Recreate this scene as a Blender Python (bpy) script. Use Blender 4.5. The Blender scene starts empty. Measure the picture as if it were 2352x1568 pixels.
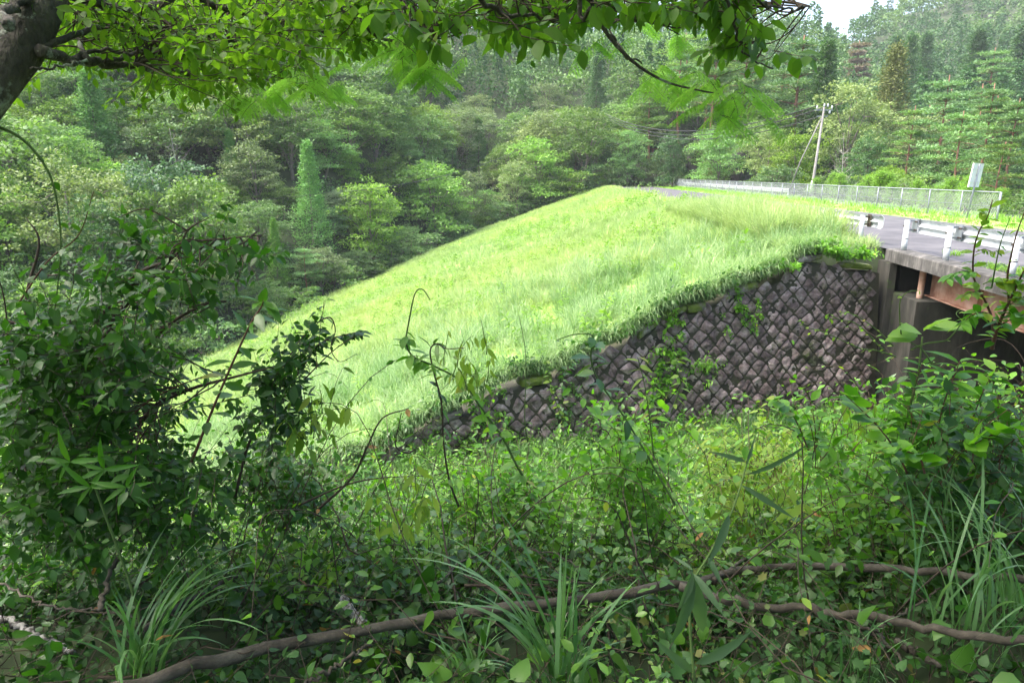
import bpy, math, random
import numpy as np
from mathutils import Vector, Matrix
R_ = math.radians
rng = np.random.default_rng(7)
random.seed(7)
S = bpy.context.scene
COL = S.collection

# ------------------------------------------------------------------ camera
PITCH = R_(13.8)
cam = bpy.data.cameras.new('camera'); camo = bpy.data.objects.new('camera', cam); COL.objects.link(camo)
cam.sensor_width = 36.0; cam.lens = 24.0; cam.clip_start = 0.05; cam.clip_end = 3000
camo.location = (0, 0, 0); camo.rotation_euler = (math.pi/2 - PITCH, 0, 0)
S.camera = camo
# ------------------------------------------------------------------ light
SUN_EL, SUN_AZ = 60.0, 268.0          # azimuth measured clockwise from +Y
w = bpy.data.worlds.new("World"); S.world = w; w.use_nodes = True
nt = w.node_tree; bg = nt.nodes['Background']
sky = nt.nodes.new('ShaderNodeTexSky'); sky.sky_type = 'NISHITA'; sky.sun_disc = False
sky.sun_elevation = R_(SUN_EL); sky.sun_rotation = R_(SUN_AZ)
sky.air_density = 1.0; sky.dust_density = 6.0; sky.ozone_density = 1.0
nt.links.new(sky.outputs[0], bg.inputs[0]); bg.inputs[1].default_value = 0.15
sl = bpy.data.lights.new('sun', 'SUN'); sl.energy = 1.5; sl.angle = R_(40); sl.color = (1, .97, .92)
so = bpy.data.objects.new('sun', sl); COL.objects.link(so)
az, el = R_(SUN_AZ), R_(SUN_EL)
sd = Vector((math.sin(az)*math.cos(el), math.cos(az)*math.cos(el), math.sin(el)))
so.rotation_euler = sd.to_track_quat('Z', 'Y').to_euler()
S.view_settings.view_transform = 'Standard'; S.view_settings.look = 'None'
S.view_settings.gamma = 1; S.view_settings.exposure = 2.15
S.render.engine = 'CYCLES'
S.cycles.max_bounces = 5; S.cycles.diffuse_bounces = 3; S.cycles.glossy_bounces = 2
S.cycles.transmission_bounces = 3; S.cycles.transparent_max_bounces = 4; S.cycles.volume_bounces = 0

# ------------------------------------------------------------------ helpers
cp, sp_ = math.cos(PITCH), math.sin(PITCH)
def ray(px, py):                      # pixel of the 2352 x 1568 view -> world direction
    x = (px-1176)/1568.0; y = -(py-784)/1568.0
    return np.array([x, cp + y*sp_, -sp_ + y*cp])
def P(px, py, Y):
    d = ray(px, py); return d*(Y/d[1])
def G(px, py, z):
    d = ray(px, py); return d*(z/d[2])
def setp(o, label=None, cat=None, group=None, kind=None):
    if label: o['label'] = label
    if cat: o['category'] = cat
    if group: o['group'] = group
    if kind: o['kind'] = kind
    return o
def empty(name, loc=(0,0,0), rz=0.0):
    o = bpy.data.objects.new(name, None); COL.objects.link(o); o.empty_display_size = .2
    o.location = loc; o.rotation_euler = (0, 0, rz); return o
def unit(a):
    a = np.asarray(a, float); n = np.linalg.norm(a, axis=-1, keepdims=True); return a/np.maximum(n, 1e-9)
def interp(x, xs, ys): return np.interp(x, xs, ys)
# value noise, vectorised
_perm = np.random.default_rng(3).random((256, 256))
def vn(x, y):
    x = np.asarray(x, float); y = np.asarray(y, float)
    xi = np.floor(x).astype(int); yi = np.floor(y).astype(int); fx = x-xi; fy = y-yi
    fx = fx*fx*(3-2*fx); fy = fy*fy*(3-2*fy)
    a = _perm[xi & 255, yi & 255]; b = _perm[(xi+1) & 255, yi & 255]
    c = _perm[xi & 255, (yi+1) & 255]; d = _perm[(xi+1) & 255, (yi+1) & 255]
    return (a*(1-fx)+b*fx)*(1-fy) + (c*(1-fx)+d*fx)*fy
def fbm(x, y, o=3):
    s = 0; a = .5
    for i in range(o): s = s + a*vn(x*2**i+i*17.3, y*2**i+i*9.1); a *= .5
    return s

class MB:
    """collects vertices, faces (3 or 4 corners) and a per-vertex tint; builds ONE mesh object"""
    def __init__(s): s.v = []; s.q = []; s.t = []; s.c = []; s.n = 0
    def add(s, v, q=None, t=None, tint=0.5):
        v = np.asarray(v, float).reshape(-1, 3)
        s.v.append(v)
        if q is not None and len(q): s.q.append(np.asarray(q, int).reshape(-1, 4)+s.n)
        if t is not None and len(t): s.t.append(np.asarray(t, int).reshape(-1, 3)+s.n)
        c = np.asarray(tint, float)
        s.c.append(np.full(len(v), float(c)) if c.ndim == 0 else c.reshape(-1))
        s.n += len(v)
    def mesh(s, name, mat, smooth=True):
        v = np.concatenate(s.v) if s.v else np.zeros((0, 3))
        q = np.concatenate(s.q) if s.q else np.zeros((0, 4), int)
        t = np.concatenate(s.t) if s.t else np.zeros((0, 3), int)
        me = bpy.data.meshes.new(name)
        me.vertices.add(len(v)); me.vertices.foreach_set('co', v.astype(np.float32).ravel())
        me.loops.add(q.size+t.size)
        me.loops.foreach_set('vertex_index', np.concatenate([q.ravel(), t.ravel()]).astype(np.int32))
        me.polygons.add(len(q)+len(t))
        ls = np.concatenate([np.arange(len(q))*4, q.size+np.arange(len(t))*3])
        me.polygons.foreach_set('loop_start', ls.astype(np.int32))
        me.polygons.foreach_set('use_smooth', np.full(len(q)+len(t), smooth))
        a = me.attributes.new('tint', 'FLOAT', 'POINT'); a.data.foreach_set('value', np.concatenate(s.c).astype(np.float32))
        me.update(calc_edges=True); me.validate()
        if mat: me.materials.append(mat)
        return me
    def build(s, name, mat, parent=None, smooth=True):
        o = bpy.data.objects.new(name, s.mesh(name, mat, smooth)); COL.objects.link(o)
        if parent: o.parent = parent
        return o

def box(mb, c, size, rot=None, tint=.5):
    x, y, z = np.array(size)/2
    v = np.array([[-x,-y,-z],[x,-y,-z],[x,y,-z],[-x,y,-z],[-x,-y,z],[x,-y,z],[x,y,z],[-x,y,z]])
    if rot is not None: v = v @ np.array(rot).T
    q = [[0,3,2,1],[4,5,6,7],[0,1,5,4],[1,2,6,5],[2,3,7,6],[3,0,4,7]]
    mb.add(v+np.array(c), q, tint=tint)
def spline(pts, n):
    pts = np.asarray(pts, float); m = len(pts)
    if m < 3: 
        t = np.linspace(0, 1, n)[:, None]; return pts[0]*(1-t)+pts[-1]*t
    pp = np.vstack([2*pts[0]-pts[1], pts, 2*pts[-1]-pts[-2]])
    u = np.linspace(0, m-1-1e-6, n); i = u.astype(int); f = (u-i)[:, None]
    a, b, c, d = pp[i], pp[i+1], pp[i+2], pp[i+3]
    return .5*((2*b)+(c-a)*f+(2*a-5*b+4*c-d)*f**2+(3*b-a-3*c+d)*f**3)
def tube(mb, path, radii, sides=6, cap=True, tint=.5, bump=0):
    path = np.asarray(path, float); n = len(path)
    radii = np.broadcast_to(np.asarray(radii, float), (n,)) if np.ndim(radii) == 0 else np.interp(np.linspace(0,1,n), np.linspace(0,1,len(radii)), radii)
    t = unit(np.gradient(path, axis=0))
    up = np.array([0,0,1.]) if abs(t[0][2]) < .9 else np.array([1.,0,0])
    rings = []
    u = unit(np.cross(t[0], up))
    for i in range(n):
        u = unit(u - t[i]*np.dot(u, t[i])); v = np.cross(t[i], u)
        a = np.arange(sides)/sides*2*math.pi
        rr = radii[i]*(1 + (bump*(rng.random(sides)-.5) if bump else 0))
        rings.append(path[i] + (np.cos(a)*rr)[:, None]*u + (np.sin(a)*rr)[:, None]*v)
    V = np.concatenate(rings)
    i = np.arange(n-1)[:, None]*sides; j = np.arange(sides)[None]; j2 = (j+1) % sides
    q = np.stack([i+j, i+j2, i+sides+j2, i+sides+j], -1).reshape(-1, 4)
    tr = []
    if cap:
        c0 = len(V); V = np.vstack([V, path[0], path[-1]])
        for k in range(sides):
            tr.append([c0, (k+1) % sides, k]); tr.append([c0+1, (n-1)*sides+k, (n-1)*sides+(k+1) % sides])
    mb.add(V, q, tr, tint=tint)
def many_tubes(mb, paths, r0, r1, sides=3, tint=.5):   # paths (N,K,3)
    N, K, _ = paths.shape
    t = unit(np.gradient(paths, axis=1))
    ref = np.where(np.abs(t[..., 2:3]) < .9, np.array([0,0,1.]), np.array([1.,0,0]))
    u = unit(np.cross(t, ref)); v = np.cross(t, u)
    r0 = np.broadcast_to(r0, (N,)); r1 = np.broadcast_to(r1, (N,))
    s = np.linspace(0, 1, K)[None]; r = r0[:, None]*(1-s)+r1[:, None]*s
    a = np.arange(sides)/sides*2*math.pi
    V = paths[:, :, None, :] + r[:, :, None, None]*(np.cos(a)[None, None, :, None]*u[:, :, None]+np.sin(a)[None, None, :, None]*v[:, :, None])
    base = (np.arange(N)*K*sides)[:, None, None]; i = np.arange(K-1)[None, :, None]*sides; j = np.arange(sides)[None, None]; j2 = (j+1) % sides
    q = np.stack(np.broadcast_arrays(base+i+j, base+i+j2, base+i+sides+j2, base+i+sides+j), -1).reshape(-1, 4)
    mb.add(V.reshape(-1, 3), q, tint=tint)

# leaf templates: y runs along the leaf, x across, z out of it
def tmpl(stations, fold=.12, curl=.15):
    v = []; q = []; t = []
    k = len(stations)
    v.append([0, 0, 0])
    for (y, wd) in stations[:-1]:
        z = -curl*y*y
        v += [[-wd, y, z+fold*wd*2], [0, y, z], [wd, y, z+fold*wd*2]]
    v.append([0, 1, -curl]); n = len(v)
    t += [[0, 2, 1], [0, 3, 2]]
    for i in range(k-2):
        a = 1+3*i; b = a+3
        q += [[a, a+1, b+1, b], [a+1, a+2, b+2, b+1]]
    a = 1+3*(k-2); t += [[a, a+1, n-1], [a+1, a+2, n-1]]
    return np.array(v, float), np.array(q).reshape(-1, 4), np.array(t)
T_OV = tmpl([(.18,.17),(.45,.27),(.75,.17),(1,0)])
T_LAN = tmpl([(.15,.09),(.4,.14),(.72,.09),(1,0)], curl=.35)
T_COR = tmpl([(.02,.26),(.3,.38),(.65,.24),(1,0)], curl=.2)
T_LOB = tmpl([(.1,.12),(.28,.42),(.4,.22),(.62,.36),(.7,.12),(1,0)], curl=.2, fold=.08)
T_ROU = tmpl([(.1,.22),(.4,.36),(.78,.27),(1,0)], curl=.1)
T_DIA = (np.array([[0,0,0],[-.3,.5,.04],[0,1,-.08],[.3,.5,.04]], float), np.array([[0,3,2,1]]), np.zeros((0,3), int))
T_NEE = (np.array([[-.05,0,0],[.05,0,0],[.02,1,0],[-.02,1,0]], float), np.array([[0,1,2,3]]), np.zeros((0,3), int))
def leaves(mb, T, pos, d, nrm, size, tint=None, wscale=1.0):
    tv, tq, tt = T; N = len(pos); M = len(tv)
    if N == 0: return
    d = unit(d); side = unit(np.cross(d, nrm)); n = np.cross(side, d)
    size = np.broadcast_to(np.asarray(size, float), (N,))
    V = pos[:, None] + size[:, None, None]*(tv[None, :, 0:1]*wscale*side[:, None]+tv[None, :, 1:2]*d[:, None]+tv[None, :, 2:3]*n[:, None])
    off = (np.arange(N)*M)[:, None, None]
    if tint is None: tint = rng.random(N)
    tint = np.broadcast_to(tint, (N,))
    mb.add(V.reshape(-1, 3), (tq[None]+off).reshape(-1, 4) if len(tq) else None, (tt[None]+off).reshape(-1, 3) if len(tt) else None, tint=np.repeat(tint, M))
def rdir(N, g=None):
    g = g or rng; return unit(g.normal(size=(N, 3)))

def sprigs(mbL, mbS, base, h, lean, K, lsize, T, droop=.2, t0=.2, stem=.003, arch=.5, tintb=None, wscale=1, up=None, lvar=.35, spread=1.0):
    """upright or leaning stems with alternate leaves; base (N,3), h (N,), lean (N,3)"""
    N = len(base); h = np.broadcast_to(np.asarray(h, float), (N,))
    U = np.array([0,0,1.]) if up is None else up
    ts = np.linspace(0, 1, 6)
    def cur(t): # t (...,) -> (N,len,3)
        return base[:, None] + h[:, None, None]*(U*(t*(1-.35*arch*t))[None, :, None] + lean[:, None]*((t*.35+t**2*.65)*arch*1.6)[None, :, None])
    path = cur(ts); path[:, 1:-1] += rng.normal(scale=.012, size=path[:, 1:-1].shape)*h[:, None, None]
    if mbS is not None: many_tubes(mbS, path, stem, stem*.45, 3, tint=rng.random())
    tk = np.linspace(t0, 1.0, K); pos = cur(tk)
    ax = unit(np.gradient(pos, axis=1)) if K > 1 else np.broadcast_to(U, pos.shape)
    ph = rng.random(N)[:, None]*6.28 + np.arange(K)[None]*2.4 + rng.normal(scale=.3, size=(N, K))
    ref = np.array([1., .1, 0]); a = unit(np.cross(ax, ref)); b = np.cross(ax, a)
    rad = np.cos(ph)[..., None]*a + np.sin(ph)[..., None]*b
    d = rad*spread + ax*(.45+rng.normal(scale=.25, size=(N, K)))[..., None] + np.array([0,0,-1.])*(droop+rng.random((N, K))*.35)[..., None]
    nr = np.array([0,0,1.]) + rng.normal(scale=.42, size=(N, K, 3))
    sz = np.asarray(lsize)*np.ones(N)
    sz = sz[:, None]*(1-.35*np.abs(tk-.5)[None])*(1+rng.normal(scale=lvar*.6, size=(N, K)))
    sz = sz*(.65+.8*rng.random((N, 1))); sz = np.clip(sz, .25*sz.mean(), 1.7*sz.mean())
    tint = (rng.random((N, 1)) if tintb is None else np.asarray(tintb).reshape(-1, 1))*.6 + rng.random((N, K))*.4
    pos = pos + rad*.01
    leaves(mbL, T, pos.reshape(-1, 3), d.reshape(-1, 3), nr.reshape(-1, 3), sz.ravel(), tint.ravel(), wscale)

def blades(mb, base, h, az, bend, wd, seg=5, tint=None):
    """grass leaves: base (N,3), height, azimuth, bend 0..1.4, width"""
    N = len(base); s = np.linspace(0, 1, seg+1)
    h = np.broadcast_to(h, (N,)); bend = np.broadcast_to(bend, (N,)); wd = np.broadcast_to(wd, (N,))
    th = bend[:, None]*(0.15+1.9*s[None]**1.4)        # angle from vertical
    dz = np.cos(th); dr = np.sin(th)
    z = np.concatenate([np.zeros((N, 1)), np.cumsum((dz[:, 1:]+dz[:, :-1])/2, 1)], 1)/seg*h[:, None]
    r = np.concatenate([np.zeros((N, 1)), np.cumsum((dr[:, 1:]+dr[:, :-1])/2, 1)], 1)/seg*h[:, None]
    ca, sa = np.cos(az), np.sin(az)
    c = base[:, None]+np.stack([r*ca[:, None], r*sa[:, None], z], -1)
    tw = az+rng.normal(scale=.5, size=N)
    side = np.stack([-np.sin(tw), np.cos(tw), np.zeros(N)], -1)[:, None]
    wv = (wd[:, None]*np.minimum(1, 3.2*(1-s)[None]+.02)*np.minimum(1, .5+2*s)[None])[..., None]/2
    V = np.stack([c-side*wv, c+side*wv], 2).reshape(-1, 3)
    off = (np.arange(N)*(seg+1)*2)[:, None]; i = np.arange(seg)[None]*2
    q = np.stack([off+i, off+i+1, off+i+3, off+i+2], -1).reshape(-1, 4)
    if tint is None: tint = rng.random(N)
    mb.add(V, q, tint=np.repeat(np.broadcast_to(tint, (N,)), (seg+1)*2))

# ------------------------------------------------------------------ materials
def newmat(name):
    m = bpy.data.materials.new(name); m.use_nodes = True; m.node_tree.nodes.clear(); return m, m.node_tree
def leafmat(name, c0, c1, c2=None, rough=.5, tr=.3, var=.25, spec=.35, trc=None, glob=True, patch=None):
    """c0..c1 by leaf tint, c2 for the few oldest leaves; objects differ a little from one another"""
    m, t = newmat(name); N = t.nodes; L = t.links
    at = N.new('ShaderNodeAttribute'); at.attribute_name = 'tint'
    cr = N.new('ShaderNodeValToRGB'); cr.color_ramp.elements[0].color = (*c0, 1); cr.color_ramp.elements[1].color = (*c1, 1)
    if c2:
        cr.color_ramp.elements[1].position = .93; e = cr.color_ramp.elements.new(1.0); e.color = (*c2, 1)
    L.new(at.outputs['Fac'], cr.inputs[0]); col = cr.outputs[0]
    if patch:
        tc = N.new('ShaderNodeTexCoord'); nz = N.new('ShaderNodeTexNoise'); nz.inputs['Scale'].default_value = patch[0]; nz.inputs['Detail'].default_value = 4
        L.new(tc.outputs['Object'], nz.inputs['Vector'])
        r = N.new('ShaderNodeMapRange'); r.inputs[1].default_value = .4; r.inputs[2].default_value = .62
        L.new(nz.outputs[0], r.inputs[0]); mx = N.new('ShaderNodeMixRGB'); mx.inputs[2].default_value = (*patch[1], 1)
        L.new(r.outputs[0], mx.inputs[0]); L.new(col, mx.inputs[1]); col = mx.outputs[0]
    if glob:
        oi = N.new('ShaderNodeObjectInfo'); hs = N.new('ShaderNodeHueSaturation')
        a = N.new('ShaderNodeMapRange'); a.inputs[3].default_value = 1-var; a.inputs[4].default_value = 1+var
        L.new(oi.outputs['Random'], a.inputs[0]); L.new(a.outputs[0], hs.inputs['Value'])
        b = N.new('ShaderNodeMath'); b.operation = 'MULTIPLY'; b.inputs[1].default_value = 7.31
        f = N.new('ShaderNodeMath'); f.operation = 'FRACT'; L.new(oi.outputs['Random'], b.inputs[0]); L.new(b.outputs[0], f.inputs[0])
        g = N.new('ShaderNodeMapRange'); g.inputs[3].default_value = .478; g.inputs[4].default_value = .522
        L.new(f.outputs[0], g.inputs[0]); L.new(g.outputs[0], hs.inputs['Hue']); 
        g2 = N.new('ShaderNodeMapRange'); g2.inputs[3].default_value = 1.1; g2.inputs[4].default_value = .75
        L.new(f.outputs[0], g2.inputs[0]); L.new(g2.outputs[0], hs.inputs['Saturation'])
        L.new(col, hs.inputs['Color']); col = hs.outputs[0]
    p = N.new('ShaderNodeBsdfPrincipled'); p.inputs['Roughness'].default_value = rough; p.inputs['Specular IOR Level'].default_value = spec
    L.new(col, p.inputs['Base Color'])
    tl = N.new('ShaderNodeBsdfTranslucent')
    g = N.new('ShaderNodeMixRGB'); g.blend_type = 'MULTIPLY'; g.inputs[0].default_value = 1; g.inputs[2].default_value = (*(trc or (1.5, 1.7, .7)), 1)
    L.new(col, g.inputs[1]); L.new(g.outputs[0], tl.inputs['Color'])
    ms = N.new('ShaderNodeMixShader'); ms.inputs[0].default_value = tr
    L.new(p.outputs[0], ms.inputs[1]); L.new(tl.outputs[0], ms.inputs[2])
    o = N.new('ShaderNodeOutputMaterial'); L.new(ms.outputs[0], o.inputs[0])
    return m
def rockmat(name, cols, scale=3.0, rough=.9, bump=.3, pos=None, moss=None, mscale=1.5, mpos=(.5,.6), detail=8, metal=0, coord='Object', stretch=(1,1,1), bdist=.02):
    """noise-blended surface with optional second layer (moss, rust, stains)"""
    m, t = newmat(name); N = t.nodes; L = t.links
    tc = N.new('ShaderNodeTexCoord'); mp = N.new('ShaderNodeMapping'); mp.inputs['Scale'].default_value = stretch
    L.new(tc.outputs[coord], mp.inputs[0])
    nz = N.new('ShaderNodeTexNoise'); nz.inputs['Scale'].default_value = scale; nz.inputs['Detail'].default_value = detail; nz.inputs['Roughness'].default_value = .65
    L.new(mp.outputs[0], nz.inputs['Vector'])
    cr = N.new('ShaderNodeValToRGB'); el = cr.color_ramp.elements
    pos = pos or list(np.linspace(.32, .68, len(cols)))
    el[0].position = pos[0]; el[0].color = (*cols[0], 1); el[1].position = pos[-1]; el[1].color = (*cols[-1], 1)
    for c, q in list(zip(cols, pos))[1:-1]: e = el.new(q); e.color = (*c, 1)
    L.new(nz.outputs[0], cr.inputs[0]); col = cr.outputs[0]
    at = N.new('ShaderNodeAttribute'); at.attribute_name = 'tint'
    mr = N.new('ShaderNodeMapRange'); mr.inputs[3].default_value = .7; mr.inputs[4].default_value = 1.3
    L.new(at.outputs['Fac'], mr.inputs[0]); vm = N.new('ShaderNodeVectorMath'); vm.operation = 'SCALE'
    L.new(col, vm.inputs[0]); L.new(mr.outputs[0], vm.inputs['Scale']); col = vm.outputs[0]
    if moss:
        n2 = N.new('ShaderNodeTexNoise'); n2.inputs['Scale'].default_value = mscale; n2.inputs['Detail'].default_value = 7; n2.inputs['Roughness'].default_value = .7
        L.new(tc.outputs[coord], n2.inputs['Vector'])
        r = N.new('ShaderNodeMapRange'); r.inputs[1].default_value = mpos[0]; r.inputs[2].default_value = mpos[1]
        L.new(n2.outputs[0], r.inputs[0]); mx = N.new('ShaderNodeMixRGB'); mx.inputs[2].default_value = (*moss, 1)
        L.new(r.outputs[0], mx.inputs[0]); L.new(col, mx.inputs[1]); col = mx.outputs[0]
    p = N.new('ShaderNodeBsdfPrincipled'); p.inputs['Roughness'].default_value = rough; p.inputs['Metallic'].default_value = metal
    L.new(col, p.inputs['Base Color'])
    if bump:
        n3 = N.new('ShaderNodeTexNoise'); n3.inputs['Scale'].default_value = scale*5; n3.inputs['Detail'].default_value = 6
        L.new(mp.outputs[0], n3.inputs['Vector'])
        b = N.new('ShaderNodeBump'); b.inputs['Strength'].default_value = bump; b.inputs['Distance'].default_value = bdist
        L.new(n3.outputs[0], b.inputs['Height']); L.new(b.outputs[0], p.inputs['Normal'])
    o = N.new('ShaderNodeOutputMaterial'); L.new(p.outputs[0], o.inputs[0])
    return m

M = {}
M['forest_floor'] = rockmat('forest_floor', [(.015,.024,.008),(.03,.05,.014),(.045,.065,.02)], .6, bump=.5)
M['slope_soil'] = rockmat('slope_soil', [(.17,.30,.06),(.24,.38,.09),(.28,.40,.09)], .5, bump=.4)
M['asphalt'] = rockmat('asphalt', [(.055,.054,.060),(.078,.076,.083),(.11,.107,.112)], 1.2, bump=.25, bdist=.01)
M['concrete'] = rockmat('concrete', [(.03,.028,.026),(.075,.072,.066),(.17,.16,.145)], 2.2, bump=.3, moss=(.015,.015,.013), mscale=1.1, mpos=(.45,.66), stretch=(2.5,2.5,.5))
M['concrete_top'] = rockmat('concrete_top', [(.25,.24,.22),(.4,.38,.34)], 5, bump=.4)
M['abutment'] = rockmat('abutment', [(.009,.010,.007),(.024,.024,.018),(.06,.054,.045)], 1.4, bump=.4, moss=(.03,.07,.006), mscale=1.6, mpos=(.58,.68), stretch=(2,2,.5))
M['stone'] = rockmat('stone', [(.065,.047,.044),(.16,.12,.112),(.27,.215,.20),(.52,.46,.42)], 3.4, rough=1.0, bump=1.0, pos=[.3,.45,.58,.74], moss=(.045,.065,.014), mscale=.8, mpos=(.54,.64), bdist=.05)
M['recess_shade'] = rockmat('recess_shade_concrete', [(.006,.006,.005),(.016,.016,.013)], 2, bump=.2)  # near-black: shade of the recess under the deck put into the colour
M['joint'] = rockmat('joint', [(.022,.020,.015),(.05,.052,.025)], 3, bump=.6)
M['coping'] = rockmat('coping', [(.07,.06,.055),(.16,.14,.13),(.38,.35,.32)], 2.5, bump=1, moss=(.10,.14,.015), mscale=1.2, mpos=(.46,.55), bdist=.05)
M['rust'] = rockmat('rust', [(.17,.075,.045),(.33,.17,.11),(.46,.31,.23)], 1.6, bump=.3, moss=(.44,.36,.30), mscale=.9, mpos=(.56,.7), rough=.75)
M['white'] = rockmat('white_paint', [(.30,.33,.35),(.42,.45,.47),(.50,.53,.54)], 3, bump=.05, rough=.4, moss=(.22,.17,.12), mscale=1.4, mpos=(.60,.68))
M['rustcap'] = rockmat('rust_cap', [(.25,.08,.05),(.4,.16,.1)], 20, bump=.3)
M['bolt'] = rockmat('bolt_metal', [(.05,.045,.04),(.12,.09,.07)], 20, bump=.2, rough=.5, metal=.5)
M['galv'] = rockmat('galvanised', [(.18,.20,.225),(.25,.28,.30)], 6, bump=.05, rough=.5, metal=.3)
M['pole'] = rockmat('pole_concrete', [(.16,.155,.15),(.24,.23,.22)], 3, bump=.2)
M['brownpost'] = rockmat('brown_paint', [(.12,.045,.03),(.2,.08,.05)], 5, bump=.1)
M['cable'] = rockmat('cable', [(.02,.02,.022),(.035,.035,.04)], 5, bump=0, rough=.6)
M['signback'] = rockmat('sign_back', [(.66,.67,.68),(.76,.78,.79)], 2, bump=.05, rough=.6)
M['rock'] = rockmat('rock_face', [(.02,.018,.016),(.05,.044,.042),(.09,.08,.075)], .8, bump=.8, moss=(.015,.03,.01), mscale=.7, mpos=(.5,.6), bdist=.1)
M['bark'] = rockmat('bark', [(.03,.025,.02),(.075,.064,.052),(.14,.125,.105)], 9, bump=.9, moss=(.30,.32,.28), mscale=6, mpos=(.56,.63), stretch=(1,1,.5), bdist=.03)
M['bark_far'] = rockmat('bark_far', [(.10,.08,.065),(.2,.175,.15)], 1.5, bump=0)
M['bark_pine'] = rockmat('bark_pine', [(.16,.07,.045),(.28,.15,.10)], 1.5, bump=0)
M['bark_pale'] = rockmat('bark_pale', [(.25,.23,.2),(.42,.4,.36)], 1.5, bump=0)
M['log'] = rockmat('fallen_bark', [(.030,.024,.017),(.065,.053,.040),(.11,.095,.075)], 10, bump=.8, moss=(.15,.16,.12), mscale=9, mpos=(.62,.70), bdist=.008)
M['twig'] = rockmat('twig', [(.035,.022,.015),(.08,.058,.04)], 20, bump=.2)
M['birch'] = rockmat('birch', [(.04,.035,.03),(.20,.19,.18),(.34,.33,.31)], 22, bump=.3, pos=[.44,.5,.62])
M['stem_green'] = rockmat('stem_green', [(.05,.10,.02),(.10,.16,.04)], 20, bump=0)
M['stem_red'] = rockmat('stem_red', [(.07,.03,.02),(.12,.06,.035)], 20, bump=0)
# foliage
M['lf_broad'] = leafmat('lf_broad', (.060,.145,.030), (.155,.26,.065), rough=.6, tr=.3)
M['lf_grey'] = leafmat('lf_grey', (.10,.165,.062), (.23,.31,.125), rough=.6, tr=.25)
M['lf_bright'] = leafmat('lf_bright', (.085,.21,.030), (.21,.36,.07), rough=.6, tr=.35)
M['lf_dark'] = leafmat('lf_dark', (.030,.10,.028), (.095,.20,.055), rough=.6, tr=.25)
M['lf_cedar'] = leafmat('lf_cedar', (.065,.21,.04), (.18,.37,.07), rough=.65, tr=.2, var=.12)
M['lf_gold'] = leafmat('lf_gold', (.085,.12,.025), (.19,.22,.05), rough=.65, tr=.15, var=.05)
M['lf_pine'] = leafmat('lf_pine', (.07,.18,.045), (.19,.33,.09), rough=.6, tr=.2)
M['lf_dead'] = leafmat('lf_dead', (.15,.14,.10), (.24,.21,.16), rough=.7, tr=.2, var=.05)
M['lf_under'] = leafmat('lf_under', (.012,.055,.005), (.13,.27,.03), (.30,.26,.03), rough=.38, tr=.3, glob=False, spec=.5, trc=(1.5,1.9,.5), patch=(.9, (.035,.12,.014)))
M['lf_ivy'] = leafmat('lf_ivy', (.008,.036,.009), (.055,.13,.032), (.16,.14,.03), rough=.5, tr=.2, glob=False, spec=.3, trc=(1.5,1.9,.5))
M['lf_tallweed'] = leafmat('lf_tallweed', (.05,.10,.05), (.10,.17,.08), rough=.55, tr=.35, glob=False)
M['lf_lime'] = leafmat('lf_lime', (.045,.16,.010), (.19,.38,.04), (.34,.34,.04), rough=.42, tr=.42, glob=False, spec=.45, trc=(1.4,1.7,.5))
M['lf_shrub'] = leafmat('lf_shrub', (.012,.050,.008), (.060,.15,.026), rough=.42, tr=.4, glob=False, spec=.4, trc=(1.5,1.9,.5))
M['lf_canopy'] = leafmat('lf_canopy', (.065,.140,.018), (.14,.24,.035), rough=.5, tr=.55, glob=False, spec=.25, trc=(1.6,1.9,.5))
M['lf_canopy2'] = leafmat('lf_canopy2', (.05,.12,.018), (.11,.21,.03), (.16,.07,.03), rough=.5, tr=.45, glob=False, spec=.28, trc=(1.6,1.9,.5))
M['lf_mimosa'] = leafmat('lf_mimosa', (.24,.48,.06), (.36,.62,.12), rough=.5, tr=.6, glob=False, spec=.2, trc=(1.2,1.3,.8))
M['lf_yellow'] = leafmat('lf_yellow', (.13,.25,.03), (.25,.33,.06), (.34,.28,.06), rough=.5, tr=.45, glob=False, spec=.3)
M['lf_brown'] = leafmat('lf_brown', (.14,.06,.025), (.35,.20,.06), rough=.6, tr=.2, glob=False)
M['gr_slope'] = leafmat('gr_slope', (.20,.33,.10), (.42,.52,.24), (.48,.48,.26), rough=.55, tr=.4, glob=False, spec=.3, trc=(1.1,1.15,.8), patch=(.09, (.37,.47,.16)))
M['gr_tall'] = leafmat('gr_tall', (.13,.26,.08), (.36,.48,.24), (.44,.44,.22), rough=.45, tr=.4, glob=False, spec=.4, trc=(1.1,1.2,.8))
M['gr_gully'] = leafmat('gr_gully', (.035,.11,.022), (.15,.28,.08), (.30,.30,.13), rough=.45, tr=.35, glob=False, spec=.4, trc=(1.15,1.35,.7))
M['gr_near'] = leafmat('gr_near', (.06,.16,.05), (.16,.28,.12), rough=.28, tr=.35, glob=False, spec=.6)
M['gr_verge'] = leafmat('gr_verge', (.16,.30,.05), (.24,.40,.07), rough=.5, tr=.3, glob=False)
M['lf_weed'] = leafmat('lf_weed', (.12,.24,.035), (.22,.36,.07), rough=.5, tr=.4, glob=False, spec=.3)

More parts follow.
